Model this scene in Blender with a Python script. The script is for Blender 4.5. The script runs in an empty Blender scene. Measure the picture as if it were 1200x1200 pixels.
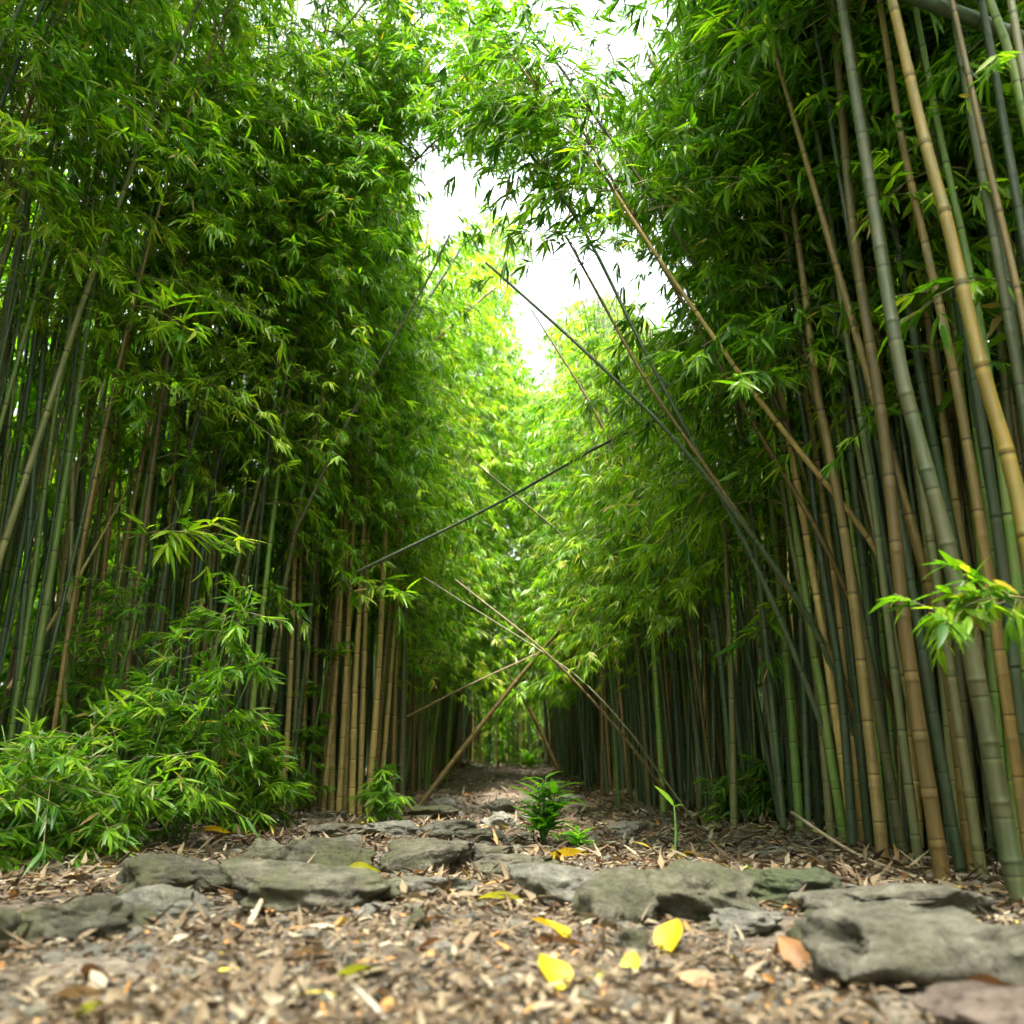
import bpy, math, random
import numpy as np
from mathutils import Vector, noise

R = math.radians
rng = np.random.default_rng(11)
random.seed(5)
scene = bpy.context.scene
COL = scene.collection

# ------------------------------------------------------------------ camera
F = 1050.0          # focal length in photo pixels (photo is 1200 wide)
CAM = np.array([0.0, 0.0, 0.35])
PITCH = math.atan(300.0 / F)
FW = np.array([0, math.cos(PITCH), math.sin(PITCH)])
UP = np.array([0, -math.sin(PITCH), math.cos(PITCH)])


def ray(px, py):
    return FW + np.array([1.0, 0, 0]) * ((px - 600) / F) + UP * ((600 - py) / F)


def at(px, py, Y):
    d = ray(px, py)
    return CAM + d * (Y / d[1])


def project(P):
    d = P - CAM
    z = d @ FW
    zz = np.where(z > 0.05, z, 1e9)
    return 600 + F * d[:, 0] / zz, 600 - F * (d @ UP) / zz, z


# ------------------------------------------------------------------ terrain
def lerp_tab(t, xs, ys):
    return np.interp(t, xs, ys)


def wall_l(y):
    return lerp_tab(y, [-3, -1, 2.5, 4, 5, 6, 7.5, 10, 15, 40], [-0.8, -2.6, -2.9, -2.2, -1.62, -1.15, -0.85, -0.70, -0.66, -0.66])


def wall_r(y):
    return lerp_tab(y, [-3, -1, 2, 2.8, 5.2, 6.6, 9, 15, 40], [0.8, 1.9, 1.6, 1.4, 1.02, 0.72, 0.58, 0.60, 0.60])


def ground_z(x, y):
    x = np.asarray(x, float)
    y = np.asarray(y, float)
    z = lerp_tab(y, [-5, 5.2, 7, 10, 13, 15, 17, 22, 60], [0, 0, 0.03, 0.15, 0.31, 0.375, 0.37, 0.3, 0.6])
    off = np.maximum(wall_l(y) - x + 0.25, x - wall_r(y) + 0.25)
    off = np.clip(off, 0, 2.5)
    z = z + 0.10 * (1 - np.exp(-off * 1.6)) * np.clip((y - 2) / 2, 0, 1)
    z = z + 0.018 * np.sin(x * 3.1 + 1.3 * np.sin(y * 1.7)) * np.sin(y * 2.3 + 0.7 * x) + 0.008 * np.sin(x * 9.3 + y * 4.1) * np.sin(y * 8.7 - x * 3.3)
    z = z - 0.03 * np.exp(-((y - 9) / 5) ** 2) * np.exp(-((x - 0.45) / 0.35) ** 2)
    return z


def ground_hit(px, py):
    d = ray(px, py)
    t = 0.4
    for _ in range(4000):
        p = CAM + d * t
        if p[2] <= float(ground_z(p[0], p[1])):
            break
        t += 0.005 + t * 0.002
    return CAM + d * t


# ------------------------------------------------------------------ mesh building
class MB:
    def __init__(self):
        self.v, self.polys, self.n = [], [], 0
        self.attrs = {}

    def add(self, V, faces, mat=0, **attrs):
        """V (n,3); faces list of int arrays (m,k)"""
        V = np.asarray(V, float).reshape(-1, 3)
        self.v.append(V)
        for f in faces:
            f = np.asarray(f, dtype=np.int64)
            if len(f):
                self.polys.append((f + self.n, mat))
        for k in set(list(self.attrs) + list(attrs)):
            if k not in self.attrs:
                self.attrs[k] = [np.zeros(self.n)] if self.n else []
            val = attrs.get(k, 0.0)
            self.attrs[k].append(np.broadcast_to(np.asarray(val, float), (len(V),)))
        self.n += len(V)

    def mesh(self, name, mats, smooth=True):
        me = bpy.data.meshes.new(name)
        V = np.concatenate(self.v) if self.v else np.zeros((0, 3))
        me.vertices.add(len(V))
        me.vertices.foreach_set("co", V.astype(np.float32).ravel())
        tot = [np.full(len(f), f.shape[1], dtype=np.int32) for f, m in self.polys]
        tot = np.concatenate(tot)
        loops = np.concatenate([f.ravel() for f, m in self.polys]).astype(np.int32)
        mi = np.concatenate([np.full(len(f), m, dtype=np.int32) for f, m in self.polys])
        start = np.concatenate([[0], np.cumsum(tot)[:-1]]).astype(np.int32)
        me.loops.add(len(loops))
        me.loops.foreach_set("vertex_index", loops)
        me.polygons.add(len(tot))
        me.polygons.foreach_set("loop_start", start)
        me.polygons.foreach_set("loop_total", tot)
        me.polygons.foreach_set("material_index", mi)
        for k, arrs in self.attrs.items():
            a = me.attributes.new(k, 'FLOAT', 'POINT')
            a.data.foreach_set("value", np.concatenate(arrs).astype(np.float32))
        for m in mats:
            me.materials.append(m)
        me.update(calc_edges=True)
        me.polygons.foreach_set("use_smooth", np.full(len(tot), smooth, dtype=bool))
        return me


def link(name, me, parent=None):
    o = bpy.data.objects.new(name, me)
    COL.objects.link(o)
    if parent is not None:
        o.parent = parent
    return o


def thing(name, loc, label, cat, group=None):
    o = bpy.data.objects.new(name, None)
    o.empty_display_size = 0.1
    COL.objects.link(o)
    o.location = [float(c) for c in loc]
    return tag(o, label, cat, group)


def tag(o, label, cat, group=None, kind=None):
    o['label'] = label
    if cat:
        o['category'] = cat
    if group:
        o['group'] = group
    if kind:
        o['kind'] = kind
    return o


def norm(a):
    a = np.asarray(a, float)
    return a / np.maximum(np.linalg.norm(a, axis=-1, keepdims=True), 1e-9)


def smooth_path(P, n_per=12):
    """Catmull-Rom through the points"""
    P = np.asarray(P, float)
    if len(P) == 2:
        t = np.linspace(0, 1, n_per + 1)[:, None]
        return P[0] * (1 - t) + P[1] * t
    Q = np.vstack([2 * P[0] - P[1], P, 2 * P[-1] - P[-2]])
    out = []
    for i in range(1, len(Q) - 2):
        p0, p1, p2, p3 = Q[i - 1], Q[i], Q[i + 1], Q[i + 2]
        for t in np.linspace(0, 1, n_per, endpoint=False):
            out.append(0.5 * ((2 * p1) + (-p0 + p2) * t + (2 * p0 - 5 * p1 + 4 * p2 - p3) * t * t + (-p0 + 3 * p1 - 3 * p2 + p3) * t ** 3))
    out.append(P[-1])
    return np.array(out)


def arclen(P):
    return np.concatenate([[0], np.cumsum(np.linalg.norm(np.diff(P, axis=0), axis=1))])


def resample(P, s):
    a = arclen(P)
    return np.stack([np.interp(s, a, P[:, k]) for k in range(3)], axis=1)


def tube(mb, C, r, sides, mat=0, cap=True, **attrs):
    C = np.asarray(C, float)
    n = len(C)
    T = norm(np.gradient(C, axis=0))
    ref = np.array([1.0, 0, 0]) if abs(T[:, 0]).mean() < 0.8 else np.array([0, 1.0, 0])
    A = norm(ref - T * (T @ ref)[:, None])
    B = np.cross(T, A)
    ang = np.linspace(0, 2 * math.pi, sides, endpoint=False)
    r = np.broadcast_to(np.asarray(r, float), (n,))
    V = C[:, None, :] + r[:, None, None] * (np.cos(ang)[None, :, None] * A[:, None, :] + np.sin(ang)[None, :, None] * B[:, None, :])
    V = V.reshape(-1, 3)
    i = np.arange(n - 1)[:, None] * sides
    j = np.arange(sides)[None, :]
    j2 = (j + 1) % sides
    f = np.stack([i + j, i + j2, i + sides + j2, i + sides + j], axis=-1).reshape(-1, 4)
    faces = [f]
    if cap:
        faces += [np.arange(sides)[None, ::-1], (np.arange(sides) + (n - 1) * sides)[None, :]]
    at2 = {k: (np.repeat(v, sides) if np.ndim(v) == 1 else v) for k, v in attrs.items()}
    mb.add(V, faces, mat, **at2)


def culm_mesh(mb, P, r0, r1, sides=8, seg=0.26, mat=0, full=True, seed=0.0):
    """a jointed bamboo culm along path P (local coordinates): rings with raised nodes"""
    L = arclen(P)[-1]
    nodes = [0.0]
    step = seg * 0.55
    while nodes[-1] + step < L:
        nodes.append(nodes[-1] + step)
        step = min(step * 1.12, seg) * random.uniform(0.93, 1.07)
    nodes.append(L)
    s, k, ph = [], [], []
    for i in range(len(nodes) - 1):
        a, b = nodes[i], nodes[i + 1]
        d = b - a
        if full:
            e = min(0.010, d * 0.1)
            s += [a, a + e * 0.5, a + 1.7 * e, a + d * 0.5, b - 1.2 * e, b - 0.4 * e]
            k += [1.07, 1.03, 0.975, 0.965, 0.985, 1.0]
            ph += [i, i + e * 0.5 / d, i + 1.7 * e / d, i + 0.5, i + 1 - 1.2 * e / d, i + 1 - 0.4 * e / d]
        else:
            s += [a, a + d * 0.06, a + d * 0.94]
            k += [1.07, 0.975, 0.985]
            ph += [i, i + 0.06, i + 0.94]
    s.append(L), k.append(1.0), ph.append(len(nodes) - 1)
    s = np.array(s)
    t = s / L
    r = (r0 * (1 - t) + r1 * t) * np.array(k)
    tube(mb, resample(P, s), r, sides, mat, phase=np.array(ph) + 60 * seed, tone=seed)


LEAF_LO = 0
LEAF_MID = 1
LEAF_HI = 2
_ST = {LEAF_LO: ([0.38], [1.0]), LEAF_MID: ([0.25, 0.65], [0.95, 0.75]), LEAF_HI: ([0.12, 0.4, 0.75], [0.7, 1.0, 0.55])}


def leaves(mb, O, D, N, L, W, rnd, kind=LEAF_LO, mat=0, droop=0.18, fold=0.25):
    """lance-shaped leaves: origins O, directions D, normals N, lengths L, half widths W"""
    n = len(O)
    if n == 0:
        return
    D = norm(D)
    S = norm(np.cross(D, N))
    N = np.cross(S, D)
    st, wd = _ST[kind]
    cols = [O]
    dr = np.broadcast_to(np.asarray(droop, float), (n,))
    for t, w in zip(st, wd):
        c = O + D * (L * t)[:, None] - N * (L * dr * t * t)[:, None]
        up = N * (W * w * fold)[:, None]
        cols += [c + S * (W * w)[:, None] + up, c, c - S * (W * w)[:, None] + up]
    cols.append(O + D * L[:, None] - N * (L * dr)[:, None])
    V = np.stack(cols, axis=1)
    m = V.shape[1]
    base = np.arange(n)[:, None] * m
    if kind == LEAF_LO:
        q = np.concatenate([base + np.array([0, 2, 4, 1]), base + np.array([0, 3, 4, 2])])
        faces = [q]
    else:
        ns = len(st)
        tri = [base + np.array([0, 2, 1]), base + np.array([0, 3, 2])]
        quad = []
        for i in range(ns - 1):
            a = 1 + 3 * i
            quad += [base + np.array([a, a + 1, a + 4, a + 3]), base + np.array([a + 1, a + 2, a + 5, a + 4])]
        a = 1 + 3 * (ns - 1)
        tri += [base + np.array([a, a + 1, m - 1]), base + np.array([a + 1, a + 2, m - 1])]
        faces = [np.concatenate(tri), np.concatenate(quad)]
    mb.add(V.reshape(-1, 3), faces, mat, rnd=np.repeat(rnd, m))


# the open strip of canopy above the path, as seen in the photograph, given as outlines
GAPS = [
    [(600, 25), (650, 12), (700, 30), (735, 5), (735, -60), (790, -60), (782, 60), (760, 90), (720, 92), (695, 112), (650, 105), (615, 75)],
    [(478, 130), (520, 155), (560, 185), (616, 225), (600, 238), (562, 250), (545, 275), (520, 300), (508, 338), (490, 335), (492, 260), (474, 200)],
    [(618, 278), (700, 275), (765, 288), (808, 335), (815, 385), (770, 380), (720, 342), (680, 340), (655, 365), (640, 400), (655, 440), (632, 462), (612, 430), (600, 345)],
    [(585, 640), (600, 635), (612, 650), (600, 665)],
]


_grg = np.random.default_rng(77)


def in_gap(P, jit=0.09):
    px, py, z = project(P + _grg.normal(0, jit, P.shape) if jit else P)
    inside = np.zeros(len(P), bool)
    for poly in GAPS:
        c = np.zeros(len(P), bool)
        m = len(poly)
        for i in range(m):
            x1, y1 = poly[i]
            x2, y2 = poly[(i + 1) % m]
            cond = ((y1 > py) != (y2 > py)) & (px < (x2 - x1) * (py - y1) / (y2 - y1 + 1e-9) + x1)
            c ^= cond
        inside |= c
    return inside & (z > 0.5) & (P[:, 2] > 2.0)


def twig_leaves(mb, P, D, rg, per=6, L=0.15, W=0.0095, kind=LEAF_LO, mat=0, tone=0.0, spread=1.15, droop=0.4):
    """a fan of drooping leaves at every twig tip"""
    n = len(P)
    if n == 0:
        return
    P = np.repeat(P, per, axis=0)
    D = norm(np.repeat(D, per, axis=0))
    m = len(P)
    upv = np.array([0, 0, 1.0]) + rg.normal(0, 0.35, (m, 3))
    S = norm(np.cross(D, upv))
    a = rg.uniform(-spread, spread, m)
    d = D * np.cos(a)[:, None] + S * np.sin(a)[:, None]
    d[:, 2] -= rg.uniform(0.05, droop * 2, m)
    d = norm(d)
    O = P - D * rg.uniform(0, 0.07, m)[:, None]
    N = norm(np.array([0, 0, 1.0]) + rg.normal(0, 0.45, (m, 3)))
    ln = L * rg.uniform(0.55, 1.25, m)
    tw = np.repeat(rg.uniform(-0.24, 0.24, n), per)
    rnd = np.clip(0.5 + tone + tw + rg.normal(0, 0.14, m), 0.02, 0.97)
    dry = rg.random(m) < 0.014
    rnd = np.where(dry, 1.0, rnd)
    leaves(mb, O, d, N, ln, W * (ln / L) ** 0.5 * rg.uniform(0.8, 1.2, m), rnd, kind, mat, droop=rg.uniform(0.05, 0.35, m))


def crown(mb, P, origin, rg, z0, dens=1.0, blen=0.75, L=0.15, W=0.0095, kind=LEAF_LO, tone=0.0, bias=None, twist=0.6, top=True, min_s=0.0):
    """branches from the nodes of the culm path P (world coordinates); mesh written in local coordinates"""
    a = arclen(P)
    tot = a[-1]
    s = max(min_s, 0.0)
    TP, TD = [], []
    while s < tot:
        p = resample(P, [s])[0]
        if p[2] - float(ground_z(p[0], p[1])) > z0:
            t = s / tot
            nb = rg.poisson(2.3 * dens)
            for _ in range(nb):
                az = rg.uniform(0, 2 * math.pi)
                h = np.array([math.cos(az), math.sin(az), 0])
                if bias is not None:
                    h = norm(h + np.asarray(bias) * 0.55)
                bl = blen * rg.uniform(0.45, 1.25) * (1.0 - 0.45 * t)
                rise = rg.uniform(0.1, 0.9)
                u = np.linspace(0, 1, 5)[:, None]
                B = p + h * bl * u + np.array([0, 0, 1.0]) * bl * (rise * u - (0.45 + rise * 0.55) * u * u)
                side = np.array([-h[1], h[0], 0]) * rg.normal(0, 0.25) * bl
                B = B + side * u * u
                k = max(2, int(bl / 0.068))
                us = rg.uniform(0.22, 1.0, k)
                us[0] = 1.0
                tp = np.stack([np.interp(us, u[:, 0], B[:, c]) for c in range(3)], axis=1)
                tg = norm(np.gradient(B, axis=0))
                td = np.stack([np.interp(us, u[:, 0], tg[:, c]) for c in range(3)], axis=1)
                td = norm(td + rg.normal(0, twist, (k, 3)) * np.array([1, 1, 0.5]))
                tp2 = tp + td * rg.uniform(0.04, 0.16, k)[:, None]
                keep = ~in_gap(tp2)
                if keep.sum() > 0.3 * k:
                    tube(mb, B - origin, np.linspace(0.0032, 0.0012, 5), 3, 1, cap=False)
                TP.append(tp2[keep])
                TD.append(td[keep])
        s += 0.17 * rg.uniform(0.7, 1.3)
    if TP:
        TP = np.concatenate(TP)
        TD = np.concatenate(TD)
        twig_leaves(mb, TP - origin, TD, rg, per=8, L=L * 0.70, W=W * 0.76, kind=kind, tone=tone)
    return mb.n


def trim_to_canopy(P):
    """a culm ends where the open strip of sky begins"""
    a = arclen(P)
    fine = np.linspace(0, a[-1], 120)
    Q = resample(P, fine)
    g = in_gap(Q, 0.0)
    if g.any():
        k = max(int(np.argmax(g)) - 1, 12)
        return resample(Q[:k], np.linspace(0, fine[k - 1], len(P)))
    return P


# ------------------------------------------------------------------ materials
def nt(name):
    m = bpy.data.materials.new(name)
    m.use_nodes = True
    t = m.node_tree
    t.nodes.clear()
    return m, t, t.nodes, t.links


def ramp(nodes, stops, interp='LINEAR'):
    r = nodes.new('ShaderNodeValToRGB')
    r.color_ramp.interpolation = interp
    el = r.color_ramp.elements
    while len(el) > 1:
        el.remove(el[0])
    el[0].position = stops[0][0]
    el[0].color = (*stops[0][1], 1)
    for p, c in stops[1:]:
        e = el.new(p)
        e.color = (*c, 1)
    return r


def attr(nodes, name):
    a = nodes.new('ShaderNodeAttribute')
    a.attribute_name = name
    return a


def math_node(nodes, links, op, a, b=None):
    m = nodes.new('ShaderNodeMath')
    m.operation = op
    for i, v in enumerate((a, b)):
        if v is None:
            continue
        if isinstance(v, (int, float)):
            m.inputs[i].default_value = v
        else:
            links.new(v, m.inputs[i])
    return m.outputs[0]


def mix_col(nodes, links, fac, a, b, mode='MIX'):
    m = nodes.new('ShaderNodeMix')
    m.data_type = 'RGBA'
    m.blend_type = mode
    for i, v in ((0, fac), (6, a), (7, b)):
        if isinstance(v, (int, float)):
            m.inputs[i].default_value = v
        elif isinstance(v, tuple):
            m.inputs[i].default_value = (*v, 1)
        else:
            links.new(v, m.inputs[i])
    return m.outputs[2]


def leaf_material(name, stops, trans=0.5, tcol=(1.25, 1.3, 0.5), rough=0.38, spec=0.5, spots=None):
    m, t, N, K = nt(name)
    out = N.new('ShaderNodeOutputMaterial')
    a = attr(N, 'rnd')
    r = ramp(N, stops)
    K.new(a.outputs['Fac'], r.inputs[0])
    bs = N.new('ShaderNodeBsdfPrincipled')
    K.new(r.outputs[0], bs.inputs['Base Color'])
    bs.inputs['Roughness'].default_value = rough
    bs.inputs['Specular IOR Level'].default_value = spec
    col = r.outputs[0]
    if spots:
        co_ = N.new('ShaderNodeTexCoord')
        for sc_, lo_, hi_, am_ in ((70, 0.62, 0.70, 0.75), (22, 0.56, 0.74, 0.55)):
            nz = N.new('ShaderNodeTexNoise')
            nz.inputs['Scale'].default_value = sc_
            nz.inputs['Detail'].default_value = 5
            K.new(co_.outputs['Object'], nz.inputs['Vector'])
            rs = ramp(N, [(lo_, (0, 0, 0)), (hi_, (1, 1, 1))])
            K.new(nz.outputs[0], rs.inputs[0])
            col = mix_col(N, K, math_node(N, K, 'MULTIPLY', rs.outputs[0], am_), col, spots)
        K.new(col, bs.inputs['Base Color'])
    tr = N.new('ShaderNodeBsdfTranslucent')
    tc = mix_col(N, K, 1.0, col, tcol, 'MULTIPLY')
    K.new(tc, tr.inputs['Color'])
    mx = N.new('ShaderNodeMixShader')
    mx.inputs[0].default_value = trans
    K.new(bs.outputs[0], mx.inputs[1])
    K.new(tr.outputs[0], mx.inputs[2])
    K.new(mx.outputs[0], out.inputs['Surface'])
    return m


LEAF_STOPS = [(0.0, (0.018, 0.070, 0.010)), (0.35, (0.060, 0.165, 0.012)), (0.65, (0.15, 0.29, 0.016)), (0.96, (0.33, 0.46, 0.030)), (0.985, (0.40, 0.30, 0.08)), (1.0, (0.40, 0.28, 0.10))]
M_LEAF = leaf_material('bamboo_leaf', LEAF_STOPS, trans=0.55, tcol=(1.45, 1.65, 0.33), rough=0.38, spec=0.45)
M_PLANT = leaf_material('broad_leaf', [(0.0, (0.06, 0.20, 0.015)), (0.5, (0.14, 0.36, 0.02)), (1.0, (0.28, 0.50, 0.04))], trans=0.5, tcol=(1.5, 1.6, 0.4), spec=0.3, rough=0.45)
M_YELLOW = leaf_material('yellow_leaf', [(0.0, (0.50, 0.34, 0.015)), (0.6, (0.60, 0.46, 0.02)), (1.0, (0.40, 0.44, 0.05))], trans=0.35, tcol=(1.2, 1.1, 0.6), rough=0.5, spec=0.3, spots=(0.20, 0.10, 0.02))
M_DRY = leaf_material('dry_leaf', [(0.0, (0.10, 0.05, 0.025)), (0.5, (0.25, 0.125, 0.05)), (1.0, (0.42, 0.31, 0.19))], trans=0.2, tcol=(1.1, 0.9, 0.6), rough=0.55, spec=0.3, spots=(0.07, 0.04, 0.02))
M_LITTER = leaf_material('litter_leaf', [(0.0, (0.037, 0.026, 0.018)), (0.22, (0.070, 0.044, 0.024)), (0.48, (0.133, 0.092, 0.053)), (0.70, (0.215, 0.163, 0.100)), (0.86, (0.296, 0.248, 0.174)), (0.93, (0.370, 0.340, 0.281)), (0.96, (0.40, 0.19, 0.06)), (0.985, (0.66, 0.50, 0.06)), (1.0, (0.40, 0.44, 0.08))], trans=0.12, tcol=(1.0, 0.9, 0.7), rough=0.6, spec=0.25)


def simple_mat(name, col, rough=0.7, var=0.35, scale=20):
    m, t, N, K = nt(name)
    out = N.new('ShaderNodeOutputMaterial')
    bs = N.new('ShaderNodeBsdfPrincipled')
    tc = N.new('ShaderNodeTexCoord')
    nz = N.new('ShaderNodeTexNoise')
    nz.inputs['Scale'].default_value = scale
    nz.inputs['Detail'].default_value = 4
    K.new(tc.outputs['Object'], nz.inputs['Vector'])
    r = ramp(N, [(0.3, tuple(c * (1 - var) for c in col)), (0.7, tuple(min(1, c * (1 + var)) for c in col))])
    K.new(nz.outputs[0], r.inputs[0])
    K.new(r.outputs[0], bs.inputs['Base Color'])
    bs.inputs['Roughness'].default_value = rough
    K.new(bs.outputs[0], out.inputs['Surface'])
    return m


M_TWIG = simple_mat('twig_bark', (0.16, 0.15, 0.05), 0.6)
M_STICK = simple_mat('dead_stick', (0.36, 0.28, 0.19), 0.8)
M_STEM = simple_mat('green_stem', (0.10, 0.22, 0.04), 0.5)


def culm_material(name, c1, c2, c3, rough=0.5):
    """smooth jointed culm: c1 / c2 streaks along it, c3 patches (lichen, drying), dark joint line and pale bloom under each joint"""
    m, t, N, K = nt(name)
    out = N.new('ShaderNodeOutputMaterial')
    bs = N.new('ShaderNodeBsdfPrincipled')
    ph = attr(N, 'phase')
    fr = math_node(N, K, 'FRACT', ph.outputs['Fac'])
    fl = math_node(N, K, 'FLOOR', ph.outputs['Fac'])
    tc = N.new('ShaderNodeTexCoord')
    oi = N.new('ShaderNodeObjectInfo')
    mp = N.new('ShaderNodeMapping')
    mp.inputs['Scale'].default_value = (55, 55, 1.6)
    K.new(tc.outputs['Object'], mp.inputs['Vector'])
    cb = N.new('ShaderNodeCombineXYZ')
    rr = math_node(N, K, 'MULTIPLY', oi.outputs['Random'], 50.0)
    for i in range(3):
        K.new(rr, cb.inputs[i])
    K.new(cb.outputs[0], mp.inputs['Location'])
    nz = N.new('ShaderNodeTexNoise')
    nz.inputs['Scale'].default_value = 1.0
    nz.inputs['Detail'].default_value = 5
    K.new(mp.outputs[0], nz.inputs['Vector'])
    wn = N.new('ShaderNodeTexWhiteNoise')
    wn.noise_dimensions = '1D'
    K.new(fl, wn.inputs['W'])
    r1 = ramp(N, [(0.36, (0, 0, 0)), (0.62, (1, 1, 1))])
    K.new(nz.outputs[0], r1.inputs[0])
    base = mix_col(N, K, r1.outputs[0], c1, c2)
    # each internode a little different
    base = mix_col(N, K, math_node(N, K, 'MULTIPLY', wn.outputs[0], 0.45), base, c3)
    # blotches of lichen and drying
    n2 = N.new('ShaderNodeTexNoise')
    n2.inputs['Scale'].default_value = 9.0
    n2.inputs['Detail'].default_value = 6
    n2.inputs['Roughness'].default_value = 0.65
    K.new(tc.outputs['Object'], n2.inputs['Vector'])
    r2 = ramp(N, [(0.52, (0, 0, 0)), (0.68, (1, 1, 1))])
    K.new(n2.outputs[0], r2.inputs[0])
    base = mix_col(N, K, math_node(N, K, 'MULTIPLY', r2.outputs[0], 0.8), base, c3)
    # joints
    rj = ramp(N, [(0.0, (0.22, 0.2, 0.16)), (0.012, (0.3, 0.28, 0.22)), (0.03, (1, 1, 1)), (0.90, (1, 1, 1)), (0.955, (1.4, 1.4, 1.35)), (0.985, (1.2, 1.2, 1.15)), (1.0, (0.25, 0.22, 0.18))])
    K.new(fr, rj.inputs[0])
    base = mix_col(N, K, 1.0, base, rj.outputs[0], 'MULTIPLY')
    hv = N.new('ShaderNodeHueSaturation')
    K.new(base, hv.inputs['Color'])
    K.new(math_node(N, K, 'ADD', math_node(N, K, 'MULTIPLY', oi.outputs['Random'], 0.8), 0.6), hv.inputs['Value'])
    K.new(hv.outputs[0], bs.inputs['Base Color'])
    bs.inputs['Roughness'].default_value = rough
    bp = N.new('ShaderNodeBump')
    bp.inputs['Strength'].default_value = 0.12
    bp.inputs['Distance'].default_value = 0.004
    K.new(nz.outputs[0], bp.inputs['Height'])
    K.new(bp.outputs[0], bs.inputs['Normal'])
    K.new(bs.outputs[0], out.inputs['Surface'])
    return m


CULM = {
    'green': culm_material('culm_green', (0.074, 0.155, 0.019), (0.118, 0.198, 0.031), (0.149, 0.155, 0.043)),
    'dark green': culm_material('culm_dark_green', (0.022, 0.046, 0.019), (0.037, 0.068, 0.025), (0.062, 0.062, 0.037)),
    'olive': culm_material('culm_olive', (0.081, 0.093, 0.028), (0.118, 0.124, 0.043), (0.161, 0.124, 0.062)),
    'grey-green': culm_material('culm_grey_green', (0.053, 0.077, 0.028), (0.093, 0.115, 0.050), (0.136, 0.118, 0.050)),
    'tan': culm_material('culm_tan', (0.24, 0.165, 0.05), (0.34, 0.245, 0.085), (0.15, 0.105, 0.04)),
    'brown': culm_material('culm_brown', (0.124, 0.077, 0.019), (0.174, 0.112, 0.031), (0.087, 0.077, 0.028)),
    'golden': culm_material('culm_golden', (0.13, 0.082, 0.012), (0.19, 0.115, 0.014), (0.075, 0.085, 0.025)),
}
M_CULM_THICKET = CULM['olive']

# ------------------------------------------------------------------ ground
def ground_material():
    m, t, N, K = nt('forest_soil')
    out = N.new('ShaderNodeOutputMaterial')
    bs = N.new('ShaderNodeBsdfPrincipled')
    tc = N.new('ShaderNodeTexCoord')
    n1 = N.new('ShaderNodeTexNoise')
    n1.inputs['Scale'].default_value = 3.5
    n1.inputs['Detail'].default_value = 8
    n1.inputs['Roughness'].default_value = 0.7
    K.new(tc.outputs['Object'], n1.inputs['Vector'])
    v = N.new('ShaderNodeTexVoronoi')
    v.inputs['Scale'].default_value = 55
    K.new(tc.outputs['Object'], v.inputs['Vector'])
    r = ramp(N, [(0.3, (0.045, 0.034, 0.023)), (0.5, (0.105, 0.08, 0.056)), (0.7, (0.18, 0.145, 0.108))])
    K.new(n1.outputs[0], r.inputs[0])
    bw = N.new('ShaderNodeRGBToBW')
    K.new(v.outputs['Color'], bw.inputs[0])
    c = mix_col(N, K, 0.6, r.outputs[0], bw.outputs[0], 'SOFT_LIGHT')
    K.new(c, bs.inputs['Base Color'])
    bs.inputs['Roughness'].default_value = 0.9
    n2 = N.new('ShaderNodeTexNoise')
    n2.inputs['Scale'].default_value = 60
    n2.inputs['Detail'].default_value = 6
    K.new(tc.outputs['Object'], n2.inputs['Vector'])
    bp = N.new('ShaderNodeBump')
    bp.inputs['Strength'].default_value = 0.8
    bp.inputs['Distance'].default_value = 0.02
    K.new(n2.outputs[0], bp.inputs['Height'])
    K.new(bp.outputs[0], bs.inputs['Normal'])
    K.new(bs.outputs[0], out.inputs['Surface'])
    return m


gx = np.concatenate([[-400, -150, -60, -25, -14, -9], np.linspace(-6, 6, 161), [9, 14, 25, 60, 150, 400]])
gy = np.concatenate([[-400, -150, -60, -20, -8, -3], np.linspace(-1, 8, 151), np.linspace(8.2, 24, 60), [28, 36, 60, 150, 400]])
GX, GY = np.meshgrid(gx, gy)
GZ = ground_z(GX, GY)
mb = MB()
nx, ny = len(gx), len(gy)
idx = np.arange(nx * ny).reshape(ny, nx)
mb.add(np.stack([GX, GY, GZ], -1).reshape(-1, 3), [np.stack([idx[:-1, :-1], idx[:-1, 1:], idx[1:, 1:], idx[1:, :-1]], -1).reshape(-1, 4)])
o = link('ground', mb.mesh('ground', [ground_material()]))
tag(o, 'brown earth of the rising forest path and the thicket floor', None, kind='structure')

# ------------------------------------------------------------------ leaf litter and grit (stuff)
def scatter_ground(n, y0, y1, spread, power=1.0):
    u = rng.random(n)
    y = np.exp(np.log(y0) + (np.log(y1) - np.log(y0)) * u ** power)
    half = 0.62 * y + 0.25
    x = np.clip(rng.uniform(-1, 1, n) * half, wall_l(y) - spread, wall_r(y) + spread)
    x = np.where(x <= wall_l(y) - spread + 1e-6, wall_l(y) - rng.uniform(0, spread, n), x)
    x = np.where(x >= wall_r(y) + spread - 1e-6, wall_r(y) + rng.uniform(0, spread, n), x)
    return x, y


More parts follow.
